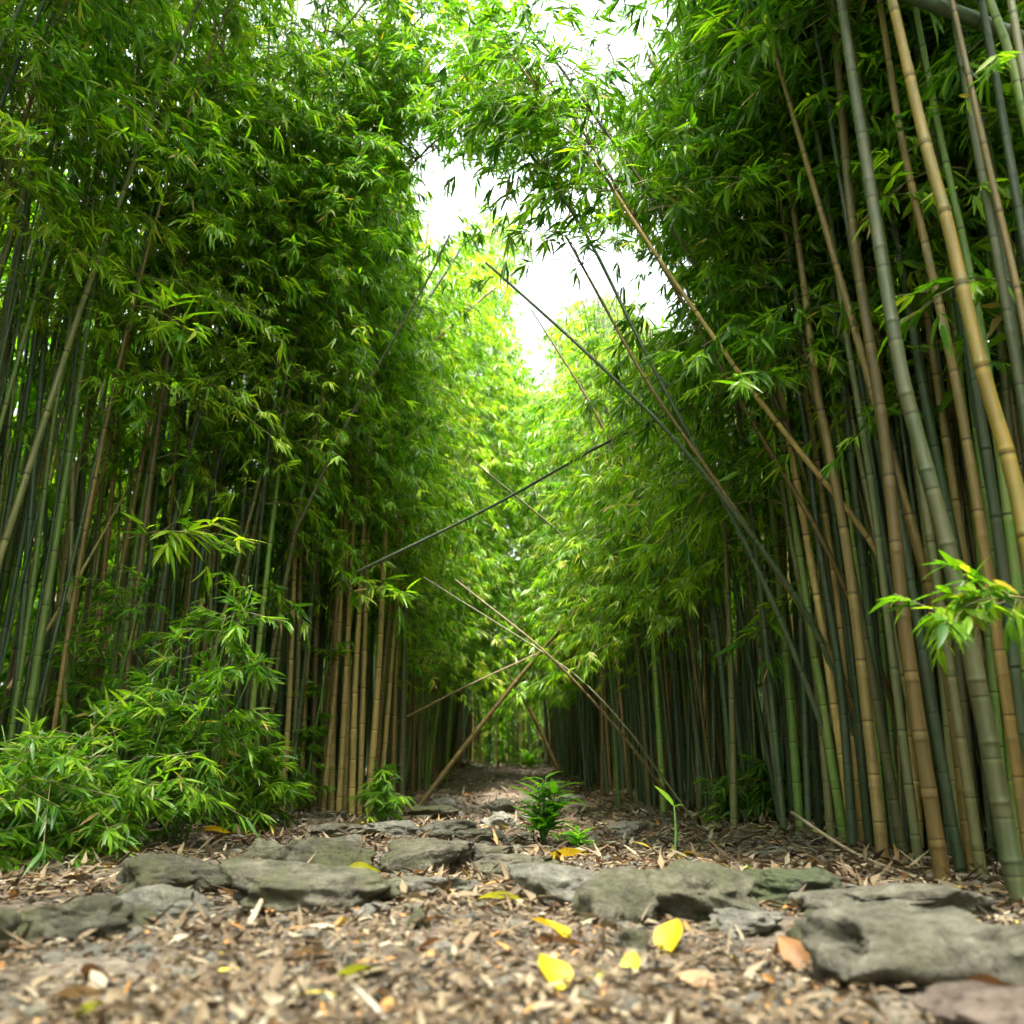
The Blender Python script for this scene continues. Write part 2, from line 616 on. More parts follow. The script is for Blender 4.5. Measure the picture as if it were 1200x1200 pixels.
def litter():
    mb = MB()
    # bamboo leaves, long and narrow
    for n, y0, y1, L, W, k, pw in ((14000, 0.5, 4.5, 0.034, 0.0045, LEAF_MID, 0.9), (2600, 0.6, 5.0, 0.055, 0.005, LEAF_HI, 0.75), (500, 0.5, 5.0, 0.045, 0.011, LEAF_MID, 0.9), (30000, 2.4, 17.0, 0.075, 0.009, LEAF_LO, 0.75), (5000, 0.5, 6.0, 0.028, 0.009, LEAF_MID, 0.9), (16000, 0.45, 4.0, 0.016, 0.005, LEAF_LO, 0.9)):
        x, y = scatter_ground(n, y0, y1, 0.9, pw)
        bare = np.sin(x * 5.1 + 2.0 * np.sin(y * 3.3)) * np.sin(y * 4.7 + 1.5 * np.sin(x * 3.9)) + rng.normal(0, 0.25, n)
        ok = (bare < 0.45) | (y > 4.5)
        x, y = x[ok], y[ok]
        n = len(x)
        z = ground_z(x, y) + rng.uniform(0.0, 0.012, n) + 0.002
        az = rng.uniform(0, 2 * math.pi, n)
        tilt = rng.normal(0.08, 0.3, n)
        D = np.stack([np.cos(az) * np.cos(tilt), np.sin(az) * np.cos(tilt), np.sin(tilt)], -1)
        Nn = norm(np.array([0, 0, 1.0]) + rng.normal(0, 0.35, (n, 3)))
        ln = L * rng.uniform(0.45, 1.5, n)
        bank = np.clip(np.maximum(wall_l(y) + 0.5 - x, x - wall_r(y) + 0.3) / 0.5, 0, 1)
        rnd = np.clip(rng.beta(1.7, 1.6, n) * 0.92 + 0.06 * bank, 0, 0.93)
        odd = rng.random(n)
        rnd = np.where(odd > 0.965, 0.96, rnd)
        rnd = np.where(odd > 0.995, 0.985, rnd)
        rnd = np.where(odd > 0.9985, 1.0, rnd)
        leaves(mb, np.stack([x, y, z + ln * 0.1], -1), D, Nn, ln, W * rng.uniform(0.6, 1.4, n), rnd, k, 0, droop=rng.uniform(-0.25, 0.4, n), fold=0.5)
    o = link('leaf_litter', mb.mesh('leaf_litter', [M_LITTER]))
    tag(o, 'dry tan and brown bamboo leaves strewn over the path and banks', None, kind='stuff')


litter()


def rock_material(name, dark, mid, light, moss, moss_amt, wet=0.75):
    m, t, N, K = nt(name)
    out = N.new('ShaderNodeOutputMaterial')
    bs = N.new('ShaderNodeBsdfPrincipled')
    tc = N.new('ShaderNodeTexCoord')
    oi = N.new('ShaderNodeObjectInfo')
    vadd = N.new('ShaderNodeVectorMath')
    vadd.operation = 'ADD'
    K.new(tc.outputs['Object'], vadd.inputs[0])
    K.new(oi.outputs['Location'], vadd.inputs[1])
    n1 = N.new('ShaderNodeTexNoise')
    n1.inputs['Scale'].default_value = 16
    n1.inputs['Detail'].default_value = 12
    n1.inputs['Roughness'].default_value = 0.78
    K.new(vadd.outputs[0], n1.inputs['Vector'])
    r = ramp(N, [(0.36, dark), (0.5, mid), (0.66, light)])
    K.new(n1.outputs[0], r.inputs[0])
    # pale lichen specks
    n3 = N.new('ShaderNodeTexNoise')
    n3.inputs['Scale'].default_value = 45
    n3.inputs['Detail'].default_value = 3
    K.new(vadd.outputs[0], n3.inputs['Vector'])
    r3 = ramp(N, [(0.6, (0, 0, 0)), (0.68, (1, 1, 1))])
    K.new(n3.outputs[0], r3.inputs[0])
    c = mix_col(N, K, math_node(N, K, 'MULTIPLY', r3.outputs[0], 0.35), r.outputs[0], light)
    # moss grows in patches of its own, thickest on what faces up
    n2 = N.new('ShaderNodeTexNoise')
    n2.inputs['Scale'].default_value = 5
    n2.inputs['Detail'].default_value = 8
    n2.inputs['Roughness'].default_value = 0.7
    K.new(vadd.outputs[0], n2.inputs['Vector'])
    r2 = ramp(N, [(0.60 - 0.25 * moss_amt, (0, 0, 0)), (0.75 - 0.25 * moss_amt, (1, 1, 1))])
    K.new(n2.outputs[0], r2.inputs[0])
    c = mix_col(N, K, math_node(N, K, 'MULTIPLY', r2.outputs[0], min(1.0, 0.4 + moss_amt * 0.5)), c, moss)
    K.new(c, bs.inputs['Base Color'])
    bs.inputs['Roughness'].default_value = wet
    n4 = N.new('ShaderNodeTexNoise')
    n4.inputs['Scale'].default_value = 55
    n4.inputs['Detail'].default_value = 8
    n4.inputs['Roughness'].default_value = 0.7
    K.new(vadd.outputs[0], n4.inputs['Vector'])
    bp = N.new('ShaderNodeBump')
    bp.inputs['Strength'].default_value = 1.0
    bp.inputs['Distance'].default_value = 0.035
    K.new(n4.outputs[0], bp.inputs['Height'])
    K.new(bp.outputs[0], bs.inputs['Normal'])
    K.new(bs.outputs[0], out.inputs['Surface'])
    return m


ROCK = {
    'pink': rock_material('rock_pink', (0.07, 0.045, 0.035), (0.20, 0.145, 0.115), (0.33, 0.26, 0.21), (0.10, 0.08, 0.05), 0.2),
    'dark': rock_material('rock_dark', (0.022, 0.019, 0.012), (0.07, 0.062, 0.038), (0.19, 0.172, 0.12), (0.075, 0.085, 0.02), 0.7),
    'grey': rock_material('rock_grey', (0.07, 0.064, 0.05), (0.19, 0.178, 0.145), (0.33, 0.31, 0.26), (0.12, 0.12, 0.05), 0.4),
    'olive': rock_material('rock_olive', (0.035, 0.031, 0.02), (0.115, 0.103, 0.068), (0.26, 0.24, 0.175), (0.095, 0.10, 0.035), 0.6),
    'green': rock_material('rock_green', (0.035, 0.038, 0.022), (0.085, 0.095, 0.055), (0.18, 0.185, 0.125), (0.07, 0.09, 0.028), 0.7),
    'pale': rock_material('rock_pale', (0.06, 0.052, 0.034), (0.165, 0.15, 0.11), (0.30, 0.28, 0.215), (0.10, 0.10, 0.04), 0.5),
}


def grit():
    mb = MB()
    n = 5200
    x, y = scatter_ground(n, 0.55, 7.0, 0.2, 0.9)
    ico_v = np.array([(0, 0, 1), (0.9, 0, 0.45), (0.28, 0.85, 0.45), (-0.72, 0.53, 0.45), (-0.72, -0.53, 0.45), (0.28, -0.85, 0.45), (0.72, 0.53, -0.45), (-0.28, 0.85, -0.45), (-0.9, 0, -0.45), (-0.28, -0.85, -0.45), (0.72, -0.53, -0.45), (0, 0, -1)])
    ico_f = np.array([(0, 1, 2), (0, 2, 3), (0, 3, 4), (0, 4, 5), (0, 5, 1), (1, 6, 2), (2, 7, 3), (3, 8, 4), (4, 9, 5), (5, 10, 1), (2, 6, 7), (3, 7, 8), (4, 8, 9), (5, 9, 10), (1, 10, 6), (6, 11, 7), (7, 11, 8), (8, 11, 9), (9, 11, 10), (10, 11, 6)])
    s = 0.004 + 0.012 * rng.random(n) ** 3
    s = s * (0.7 + 0.25 * y)
    V = ico_v[None] * (1 + rng.normal(0, 0.22, (n, 12, 1)))
    V = V * s[:, None, None] * np.stack([rng.uniform(0.8, 1.5, n), rng.uniform(0.8, 1.5, n), rng.uniform(0.5, 0.9, n)], -1)[:, None, :]
    V = V + np.stack([x, y, ground_z(x, y) + s * 0.3], -1)[:, None, :]
    f = (ico_f[None] + (np.arange(n) * 12)[:, None, None]).reshape(-1, 3)
    mb.add(V.reshape(-1, 3), [f])
    o = link('gravel', mb.mesh('gravel', [ROCK['grey']], smooth=False))
    tag(o, 'small grey stones and grit scattered among the leaf litter', None, kind='stuff')


grit()

# ------------------------------------------------------------------ rocks
def ico(sub):
    import bmesh
    bm = bmesh.new()
    bmesh.ops.create_icosphere(bm, subdivisions=sub, radius=1.0)
    bm.verts.ensure_lookup_table()
    V = np.array([v.co[:] for v in bm.verts])
    Fc = np.array([[v.index for v in f.verts] for f in bm.faces])
    bm.free()
    return V, Fc


ICO5, ICO4 = ico(5), ico(4)


def rock(px0, px1, pyt, pyb, mat, label, depth=0.9, cuts=9, seed=0, sink=0.25, tilt=0.0, flat=0.0, name='rock', box=0.66):
    rg = np.random.default_rng(100 + seed)
    g = ground_hit((px0 + px1) / 2, pyb)
    Y = g[1]
    w = (px1 - px0) / F * Y * 1.0
    dep = w * depth
    Yc = Y + dep * 0.42
    top = at((px0 + px1) / 2, pyt, Yc * 0.98)
    xc = at((px0 + px1) / 2, pyb, Yc)[0]
    w = (px1 - px0) / F * Yc
    zg = float(ground_z(xc, Yc))
    h = max(top[2] - zg, 0.02)
    V, Fc = ICO5 if w > 0.16 else ICO4
    V = np.sign(V) * np.abs(V) ** box
    # facets: clamp against random planes
    for _ in range(cuts):
        d = norm(rg.normal(0, 1, 3) * np.array([1, 1, 0.8]))
        k = rg.uniform(0.6, 0.92)
        e = V @ d - k
        V = V - np.where(e > 0, e * 0.88, 0)[:, None] * d
    if flat > 0:
        e = V[:, 2] - (1 - flat)
        V[:, 2] -= np.where(e > 0, e * 0.85, 0)
    V = V / np.abs(V).max(axis=0)
    sd = Vector((seed * 7.3, seed * 3.1, seed * 1.7))
    dn = np.empty(len(V))
    for i, v in enumerate(V):
        q = Vector(v)
        dn[i] = 0.30 * noise.noise(q * 1.2 + sd) + 0.15 * noise.noise(q * 3.3 + sd) - 0.05 * (0.5 - abs(noise.noise(q * 2.7 - sd))) + 0.05 * noise.noise(q * 8 + sd) - 0.04 * (0.5 - abs(noise.noise(q * 11 - sd))) + 0.035 * noise.noise(q * 17 + sd) + 0.024 * noise.noise(q * 37 + sd)
    V = V * (1 + dn)[:, None]
    V[:, 2] += V[:, 0] * tilt
    hh = h * (1 + sink)
    V = V / np.array([np.ptp(V[:, 0]) / 2, np.ptp(V[:, 1]) / 2, 1])
    zr = np.ptp(V[:, 2])
    V = V * np.array([w / 2, dep / 2, hh / zr])
    V[:, 2] += h - V[:, 2].max()
    mb = MB()
    mb.add(V, [Fc])
    o = link(name, mb.mesh(name, [ROCK[mat]]))
    o.location = (xc, Yc, zg)
    return tag(o, label, name, 'rocks on the path')


ROCKS = [
    (18, 166, 1048, 1108, 'dark', 'dark mossy rock in front of a pale grey one, lowest of the left rocks', 0.8, 8, 1, 0.5, 0.06),
    (132, 252, 1037, 1085, 'grey', 'pale grey flat-topped rock wedged between two dark mossy rocks', 0.7, 9, 2, 0.4, 0.0),
    (126, 278, 1000, 1056, 'dark', 'long olive-brown rock behind the pale grey one, beside the leafy bank', 0.8, 9, 3, 0.4, -0.05),
    (278, 482, 1008, 1073, 'olive', 'long wedge-shaped brown rock sloping down towards the path centre', 0.6, 9, 4, 0.4, -0.16),
    (276, 338, 984, 1021, 'olive', 'small mossy rock just behind the wedge-shaped brown rock', 0.9, 8, 5, 0.4, 0.0),
    (334, 448, 982, 1028, 'dark', 'dark rock with a shadowed hollow, behind the wedge-shaped rock', 0.8, 9, 6, 0.4, 0.0),
    (440, 552, 985, 1026, 'olive', 'square brown rock in the row crossing mid-path, next to the dark hollowed one', 0.8, 8, 7, 0.3, 0.0),
    (424, 500, 962, 987, 'grey', 'grey stepping stone behind the square brown rock', 1.0, 8, 8, 0.3, 0.0),
    (500, 566, 960, 988, 'pale', 'pale flat stepping stone at the head of the rocky stretch', 1.2, 8, 9, 0.3, 0.0),
    (546, 604, 990, 1022, 'dark', 'dark rounded rock near path centre in front of the bright green plant', 0.9, 8, 10, 0.3, 0.1),
    (556, 662, 1002, 1032, 'olive', 'flat olive slab lying below the bright green plant', 0.8, 9, 11, 0.3, 0.0),
    (598, 704, 1014, 1064, 'grey', 'smooth blue-grey rock beside the lumpy mossy boulder', 0.8, 9, 12, 0.3, 0.04),
    (678, 770, 1016, 1086, 'olive', 'blocky front lump of mossy grey-green boulder near path centre', 0.9, 9, 13, 0.3, 0.0),
    (728, 884, 1012, 1088, 'olive', 'largest lumpy mossy boulder right of the path centre with yellow moss', 0.8, 9, 14, 0.3, -0.12),
    (868, 992, 1019, 1068, 'green', 'dark green mossy dome-shaped rock before the tall right culms', 0.8, 8, 15, 0.3, 0.0),
    (948, 1172, 1036, 1086, 'pale', 'broad pale flat slab behind the big dark-sided rock', 0.6, 8, 16, 0.3, 0.02),
    (968, 1236, 1072, 1166, 'pale', 'big blurred flat-topped rock with dark side, lowest on the right', 0.42, 8, 17, 0.4, -0.03),
    (926, 1002, 1070, 1110, 'dark', 'small brown rock tucked against the big flat-topped rock', 0.9, 8, 18, 0.3, 0.0),
    (452, 560, 1028, 1056, 'grey', 'low brown-grey slab mid-path beside the tip of the wedge rock', 0.6, 8, 19, 0.3, 0.0),
    (830, 918, 1066, 1100, 'grey', 'low grey stone half buried below the lumpy mossy boulder', 0.8, 8, 20, 0.3, 0.0),
    (476, 504, 1068, 1090, 'dark', 'small dark pointed stone alone on the litter below the wedge rock', 1.0, 8, 21, 0.3, 0.0),
    (690, 728, 1062, 1088, 'olive', 'small round stone at the foot of the blocky mossy lump', 1.0, 8, 22, 0.3, 0.0),
    (560, 606, 952, 972, 'grey', 'far grey stepping stone beside the base of the bright green plant', 1.0, 8, 23, 0.3, 0.0),
    (470, 540, 944, 961, 'dark', 'far brown stone at the mouth of the rising path', 1.2, 8, 24, 0.3, 0.0),
    (724, 758, 1090, 1120, 'dark', 'small brown stone between the upright yellow leaves', 1.0, 8, 25, 0.3, 0.0),
    (1090, 1330, 1168, 1230, 'pink', 'pinkish blurred stone at the lower right corner edge', 0.7, 8, 26, 0.4, 0.0),
    (-60, 10, 1060, 1126, 'dark', 'dark brown stone cut off by the left edge', 0.9, 8, 27, 0.4, 0.0),
    (520, 592, 972, 992, 'pale', 'thin pale slab between stepping stones and the dark rounded rock', 1.0, 8, 28, 0.3, 0.0),
    (360, 432, 966, 984, 'olive', 'low mossy stone at the foot of the tan culms', 1.0, 8, 29, 0.3, 0.0),
    (336, 372, 1040, 1062, 'grey', 'small stone chip on the near face of the wedge rock foot', 1.0, 8, 30, 0.3, 0.0),
    (415, 448, 1060, 1080, 'grey', 'small grey stone at the front foot of the wedge rock', 1.0, 8, 31, 0.3, 0.0),
]
for r_ in ROCKS:
    a, b, c, d, mt, lab, dep, cuts, sd, sink, tilt = r_
    rock(a, b, c, d, mt, lab, dep, cuts, sd, sink, tilt, flat=0.25 if sd in (9, 11, 16, 17, 19, 28) else 0.0, box=0.5 if sd in (16, 17) else 0.8)

rr2 = random.Random(8)
for i in range(26):
    py = rr2.uniform(938, 1000) if i < 18 else rr2.uniform(1000, 1090)
    half = np.interp(py, [938, 960, 1000, 1090], [70, 110, 330, 420])
    px = 600 + rr2.uniform(-1, 1) * half
    ww = rr2.uniform(18, 46) if py < 1000 else rr2.uniform(13, 34)
    mt = rr2.choice(['dark', 'grey', 'olive', 'pale'])
    word = {'dark': 'dark brown', 'grey': 'grey', 'olive': 'olive', 'pale': 'pale'}[mt]
    far = py < 1000
    o_ = rock(px - ww / 2, px + ww / 2, py - ww * rr2.uniform(0.3, 0.5), py, mt, f'small {word} stone half buried in litter ' + ('where the path climbs' if far else 'among the larger front rocks'), 1.0, 6, 60 + i, 0.5, rr2.uniform(-0.2, 0.2), 0.1, 'rock', 0.9)
    o_['group'] = f'small {word} stones ' + ('up the path' if far else 'among the front rocks')

# ------------------------------------------------------------------ single fallen leaves
def fallen_leaf(px, py, length, width, az, tilt, roll, mat, label, rnd=0.5, group=None, lift=0.0, curl=0.25):
    g = ground_hit(px, py)
    mb = MB()
    st = np.linspace(0, 1, 9)
    wd = np.sin(np.pi * np.clip(st, 0, 1) ** 0.8) ** 0.8 * (1 - 0.25 * st)
    wd[0], wd[-1] = 0.03, 0.02
    D = np.array([math.cos(az) * math.cos(tilt), math.sin(az) * math.cos(tilt), math.sin(tilt)])
    S = norm(np.cross(D, [0, 0, 1.0]))
    Nn = np.cross(S, D)
    S2 = S * math.cos(roll) + Nn * math.sin(roll)
    N2 = np.cross(S2, D)
    rg = np.random.default_rng(int(px * 7 + py))
    V, f = [], []
    cs = np.linspace(-1, 1, 5)
    for i, (t, w) in enumerate(zip(st, wd)):
        for c in cs:
            wob = 0.05 * math.sin(t * 9 + c * 2 + px)
            V.append(D * length * t + S2 * (width * w * c) + N2 * (width * (0.45 * w * abs(c) + wob) - length * curl * t * t))
    for i in range(8):
        for j in range(4):
            a = i * 5 + j
            f.append((a, a + 1, a + 6, a + 5))
    V = np.array(V)
    V[:, 2] -= V[:, 2].min() - 0.004
    mb.add(V, [np.array(f)], rnd=rnd + 0.2 * np.repeat(st, 5))
    o = link('fallen_leaf', mb.mesh('fallen_leaf', [mat]))
    o.location = (g[0], g[1], g[2] + lift)
    return tag(o, label, 'leaf', group or 'single leaves fallen on the path')


fallen_leaf(783, 1122, 0.095, 0.036, 1.2, 0.85, 0.25, M_YELLOW, 'bright yellow leaf standing tilted before the largest mossy boulder', 0.5)
fallen_leaf(655, 1166, 0.082, 0.034, 1.9, 0.8, -0.2, M_YELLOW, 'bright yellow blurred leaf standing upright, nearest of the yellow leaves', 0.45)
fallen_leaf(664, 1106, 0.11, 0.034, 2.2, 0.5, -0.3, M_YELLOW, 'golden yellow leaf leaning up behind the nearest yellow leaf', 0.25)
fallen_leaf(740, 1148, 0.055, 0.020, 1.4, 0.9, 0.2, M_YELLOW, 'small greenish-yellow leaf between two bright yellow leaves', 0.85)
fallen_leaf(238, 980, 0.15, 0.05, 0.1, 0.12, 0.3, M_YELLOW, 'orange-yellow leaf lying on the bank beneath the dark culms', 0.15)
fallen_leaf(1190, 1140, 0.06, 0.022, 0.6, 0.5, 0.7, M_YELLOW, 'yellow leaf stuck on the dark side of the big flat-topped rock', 0.4, lift=0.03)
fallen_leaf(640, 1012, 0.17, 0.045, 0.3, 0.35, 0.5, M_YELLOW, 'dull yellow leaf below the bright green plant', 0.2)
fallen_leaf(792, 1010, 0.12, 0.035, 0.1, 0.3, 0.5, M_YELLOW, 'small yellow leaf lying behind the largest mossy boulder', 0.2)
fallen_leaf(405, 1030, 0.12, 0.035, 0.4, 0.1, 0.3, M_YELLOW, 'lime-yellow leaf beside the dark hollowed rock', 0.9, lift=0.01)
fallen_leaf(560, 1062, 0.13, 0.028, 0.2, 0.15, 0.3, M_YELLOW, 'pale yellow-green leaf flat on litter at path centre', 0.9)
fallen_leaf(390, 1152, 0.08, 0.022, 0.5, 0.3, 0.5, M_YELLOW, 'yellow-green blurred leaf in the left foreground litter', 0.95)
fallen_leaf(85, 1196, 0.07, 0.022, 0.4, 0.3, 0.4, M_YELLOW, 'green-yellow blurred leaf near the lower left corner', 1.0)
fallen_leaf(140, 1003, 0.12, 0.03, 0.2, 0.2, 0.4, M_YELLOW, 'pale yellow leaf on the bank left of the olive-brown rock', 0.3)
fallen_leaf(905, 1130, 0.075, 0.026, 0.5, 0.7, 0.9, M_DRY, 'curled orange-brown leaf standing beside the big flat-topped rock', 0.45)
fallen_leaf(945, 1140, 0.085, 0.028, 2.2, 0.8, 0.7, M_DRY, 'curled rusty leaf leaning towards the big flat-topped rock', 0.35)
fallen_leaf(975, 1160, 0.09, 0.028, 0.2, 0.3, 0.8, M_DRY, 'reddish-brown leaf under the overhang of the big flat-topped rock', 0.3)
fallen_leaf(620, 1112, 0.12, 0.020, 0.1, 0.2, 0.5, M_DRY, 'long brown dry leaf running under the golden yellow leaf', 0.5)
fallen_leaf(60, 1180, 0.10, 0.03, 0.3, 0.25, 0.4, M_DRY, 'broad pale tan blurred leaf in the left foreground', 0.85)
fallen_leaf(95, 1152, 0.10, 0.028, -0.5, 0.3, 0.6, M_DRY, 'rust-brown blurred leaf between the left foreground stones', 0.25)
fallen_leaf(490, 1118, 0.06, 0.018, 0.9, 0.4, 0.6, M_DRY, 'small orange-brown leaf at path centre', 0.4)
fallen_leaf(840, 1165, 0.08, 0.024, 2.6, 0.4, 0.5, M_DRY, 'pale straw leaf in the blurred foreground right of centre', 0.6)
fallen_leaf(340, 1128, 0.08, 0.024, 0.3, 0.3, 0.4, M_DRY, 'pale tan leaf in front of the pale grey rock gap', 0.9)
fallen_leaf(1120, 1185, 0.10, 0.03, 0.1, 0.2, 0.5, M_DRY, 'dark reddish leaf on the pinkish corner stone', 0.2, lift=0.02)

# ------------------------------------------------------------------ sticks
def stick(pts, r, label, mat=None, lifts=None, fork=None, name='stick'):
    P = []
    for i, (px, py) in enumerate(pts):
        g = ground_hit(px, py)
        g[2] += r + (lifts[i] if lifts else 0.0)
        P.append(g)
    P = np.array(P)
    C = smooth_path(P, 6)
    o0 = C[0].copy()
    mb = MB()
    tube(mb, C - o0, np.linspace(r, r * 0.55, len(C)), 7)
    if fork:
        i, (px, py), l = fork
        g = ground_hit(px, py)
        g[2] += l
        tube(mb, np.linspace(P[i], g, 5) - o0, np.linspace(r * 0.8, r * 0.4, 5), 6)
    o = link(name, mb.mesh(name, [mat or M_STICK]))
    o.location = o0
    return tag(o, label, 'stick', 'dead sticks on the ground')


stick([(292, 1088), (306, 1074), (316, 1064)], 0.008, 'pale forked twig propped on the wedge rock foot', lifts=[0, 0.03, 0.07], fork=(1, (290, 1072), 0.05))
stick([(930, 982), (1000, 1008), (1088, 1036)], 0.008, 'long thin bent twig on the bank below the right culms', lifts=[0.1, 0.02, 0.0])
stick([(1085, 1036), (1130, 1034), (1198, 1040)], 0.016, 'thick reddish cane lying at the foot of the right culms', CULM['brown'])
stick([(1100, 1028), (1150, 1026), (1195, 1030)], 0.010, 'thin tan cane lying behind the reddish one', CULM['tan'])
stick([(100, 1045), (180, 1008), (235, 1002)], 0.006, 'thin brown twig across the litter behind the left rocks')
stick([(812, 990), (838, 993), (868, 991)], 0.012, 'short dark log behind the dark green dome-shaped rock', CULM['dark green'])
stick([(60, 1012), (150, 1018), (215, 1010)], 0.005, 'slim grey twig lying along the left bank')
stick([(650, 968), (700, 985), (740, 1000)], 0.006, 'thin grey twig beside the bright green plant')

# ------------------------------------------------------------------ bamboo
n_bamboo = [0]


def build_bamboo(P, r0, r1, colour, label, group, z0=2.0, dens=1.0, sides=8, seg=0.26, full=True, leaf=True, L=0.15, W=0.0095, kind=LEAF_LO, tone=0.0, bias=None, blen=0.75, name='bamboo', min_s=0.0):
    """P: world path from the foot up"""
    n_bamboo[0] += 1
    rg = np.random.default_rng(1000 + n_bamboo[0])
    org = P[0].copy()
    t = thing(name, org, label, 'bamboo', group)
    mb = MB()
    culm_mesh(mb, P - org, r0, r1, sides, seg, 0, full, seed=float(rg.random()))
    link('culm', mb.mesh('culm', [CULM[colour]]), t)
    if leaf:
        mb = MB()
        crown(mb, P, org, rg, z0, dens, blen, L, W, kind, tone, bias, min_s=min_s)
        if mb.n:
            link('crown', mb.mesh('crown', [M_LEAF, M_TWIG]), t)
    return t


def hero(pts, w_px, colour, label, Y=None, dY=None, ext=2.0, base=None, droop=0.0, **kw):
    """pts: points up the culm in the photograph, foot first; Y: distance of the foot (else the foot is where the first point meets the ground)"""
    if Y is None:
        g = ground_hit(*pts[0])
    else:
        g = at(pts[0][0], pts[0][1], Y)
        if base != 'air':
            g[2] = float(ground_z(g[0], g[1]))
    Y0 = g[1]
    P = [g - np.array([0, 0, 0.03])]
    dY = dY or [0.0] * (len(pts) - 1)
    for (px, py), d in zip(pts[1:], dY):
        P.append(at(px, py, Y0 + d))
    P = np.array(P)
    C = smooth_path(P, 8)
    if ext > 0:
        d = norm(C[-1] - C[-3])
        m = 8
        s = np.linspace(0, 1, m + 1)[1:, None]
        E = C[-1] + d * ext * s + np.array([0, 0, -1.0]) * droop * s * s
        C = np.vstack([C, E])
    r0 = w_px / F * Y0 / 2
    kw.setdefault('group', 'tall bamboo standing along the path')
    grp = kw.pop('group')
    r1 = kw.pop('r1', 0.3) * r0
    if grp == 'bright leafy tops under the sky gap':
        C = trim_to_canopy(C)
    return build_bamboo(C, r0, r1, colour, label, grp, **kw)


RB = (-0.8, 0.0, 0.0)
LB = (0.8, 0.0, 0.0)
# right-hand tall culms, near
RK = dict(sides=14, seg=0.25, L=0.16, kind=LEAF_MID, bias=RB)
hero([(1036, 1014), (1000, 700), (985, 600), (970, 520), (956, 450), (942, 333), (926, 215)], 14, 'tan', 'tan culm rising beside the dark green dome-shaped rock, left of the orange-brown one', z0=3.0, ext=2.5, droop=0.3, **RK)
hero([(1106, 1036), (1065, 770), (1050, 640), (1035, 500), (1000, 271), (979, 42)], 18, 'brown', 'smooth orange-brown culm with foot next to the lying reddish cane', z0=3.0, ext=2.5, droop=0.3, **RK)
hero([(1196, 1060), (1145, 800), (1110, 640), (1072, 500), (1050, 404), (1008, 146), (990, 30)], 23, 'grey-green', 'thick grey-green culm with large pale joints, foot at the far right', z0=3.2, ext=2.5, droop=0.3, **RK)
hero([(1262, 1075), (1225, 760), (1190, 570), (1150, 430), (1110, 260), (1085, 170), (1050, 20)], 23, 'golden', 'thick golden-yellow culm crossing the right edge', z0=3.2, ext=2.2, **RK)
hero([(1078, 1022), (1045, 760), (1020, 560), (990, 380), (965, 200), (950, 120)], 11, 'grey-green', 'slim grey-green culm close behind the orange-brown one', z0=2.9, ext=2.4, **RK)
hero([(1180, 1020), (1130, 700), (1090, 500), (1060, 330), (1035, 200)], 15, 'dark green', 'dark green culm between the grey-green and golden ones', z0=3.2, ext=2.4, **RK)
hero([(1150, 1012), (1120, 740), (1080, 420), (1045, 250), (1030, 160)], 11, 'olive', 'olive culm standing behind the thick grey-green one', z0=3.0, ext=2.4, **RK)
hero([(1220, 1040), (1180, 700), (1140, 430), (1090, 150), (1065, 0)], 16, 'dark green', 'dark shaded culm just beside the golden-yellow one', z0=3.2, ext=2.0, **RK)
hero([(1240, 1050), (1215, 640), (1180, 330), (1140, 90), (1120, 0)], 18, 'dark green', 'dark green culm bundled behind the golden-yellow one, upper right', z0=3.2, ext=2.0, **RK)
hero([(1330, 1085), (1290, 640), (1240, 330), (1190, 90), (1160, 0)], 20, 'green', 'light green culm slanting down past the upper right corner', z0=3.4, ext=2.0, **RK)
hero([(1310, 1080), (1240, 640), (1200, 380), (1160, 200), (1120, 20)], 13, 'brown', 'reddish thin culm near the right edge under the dark overhanging cane', z0=3.3, ext=2.0, **RK)
hero([(1060, 1005), (1012, 740), (975, 560), (945, 420), (925, 300)], 12, 'olive', 'olive-brown culm behind the front tan one', z0=1.7, ext=2.4, **RK)
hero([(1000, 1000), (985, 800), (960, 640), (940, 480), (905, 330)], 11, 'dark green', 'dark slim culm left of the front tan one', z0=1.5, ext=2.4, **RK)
hero([(975, 990), (955, 780), (925, 620), (900, 470)], 10, 'olive', 'dull olive slim culm near the leafy low bush', z0=1.3, ext=2.4, **RK)
hero([(1140, 1028), (1105, 760), (1040, 520), (1000, 380)], 15, 'brown', 'dark brown leaning culm crossing behind the grey-green ones', z0=3.0, ext=2.0, **RK)
for pts, wd, c, lb in [
        ([(1128, 1030), (1060, 640), (1000, 300), (975, 150)], 12, 'dark green', 'dark green slender culm directly behind the smooth orange-brown one'),
        ([(1152, 1035), (1085, 600), (1030, 250), (1008, 100)], 13, 'olive', 'weathered olive culm between the orange-brown and thick grey-green ones'),
        ([(1214, 1048), (1130, 500), (1060, 180), (1040, 60)], 15, 'brown', 'dull brown culm directly right of the thick grey-green one'),
        ([(1236, 1052), (1160, 450), (1100, 150), (1075, 20)], 14, 'green', 'fresh green culm running close beside the golden one'),
        ([(1290, 1068), (1200, 480), (1135, 120), (1115, 0)], 16, 'grey-green', 'grey-green culm just right of the golden one'),
        ([(1340, 1080), (1235, 480), (1165, 80), (1150, 0)], 17, 'dark green', 'dark culm near the right edge behind the reddish thin one'),
        ([(1400, 1092), (1270, 480), (1195, 60)], 18, 'olive', 'olive culm entering at the right edge just under the dark cane')]:
    hero(pts, wd, c, lb, z0=3.1, ext=2.2, **RK)
rr = random.Random(3)
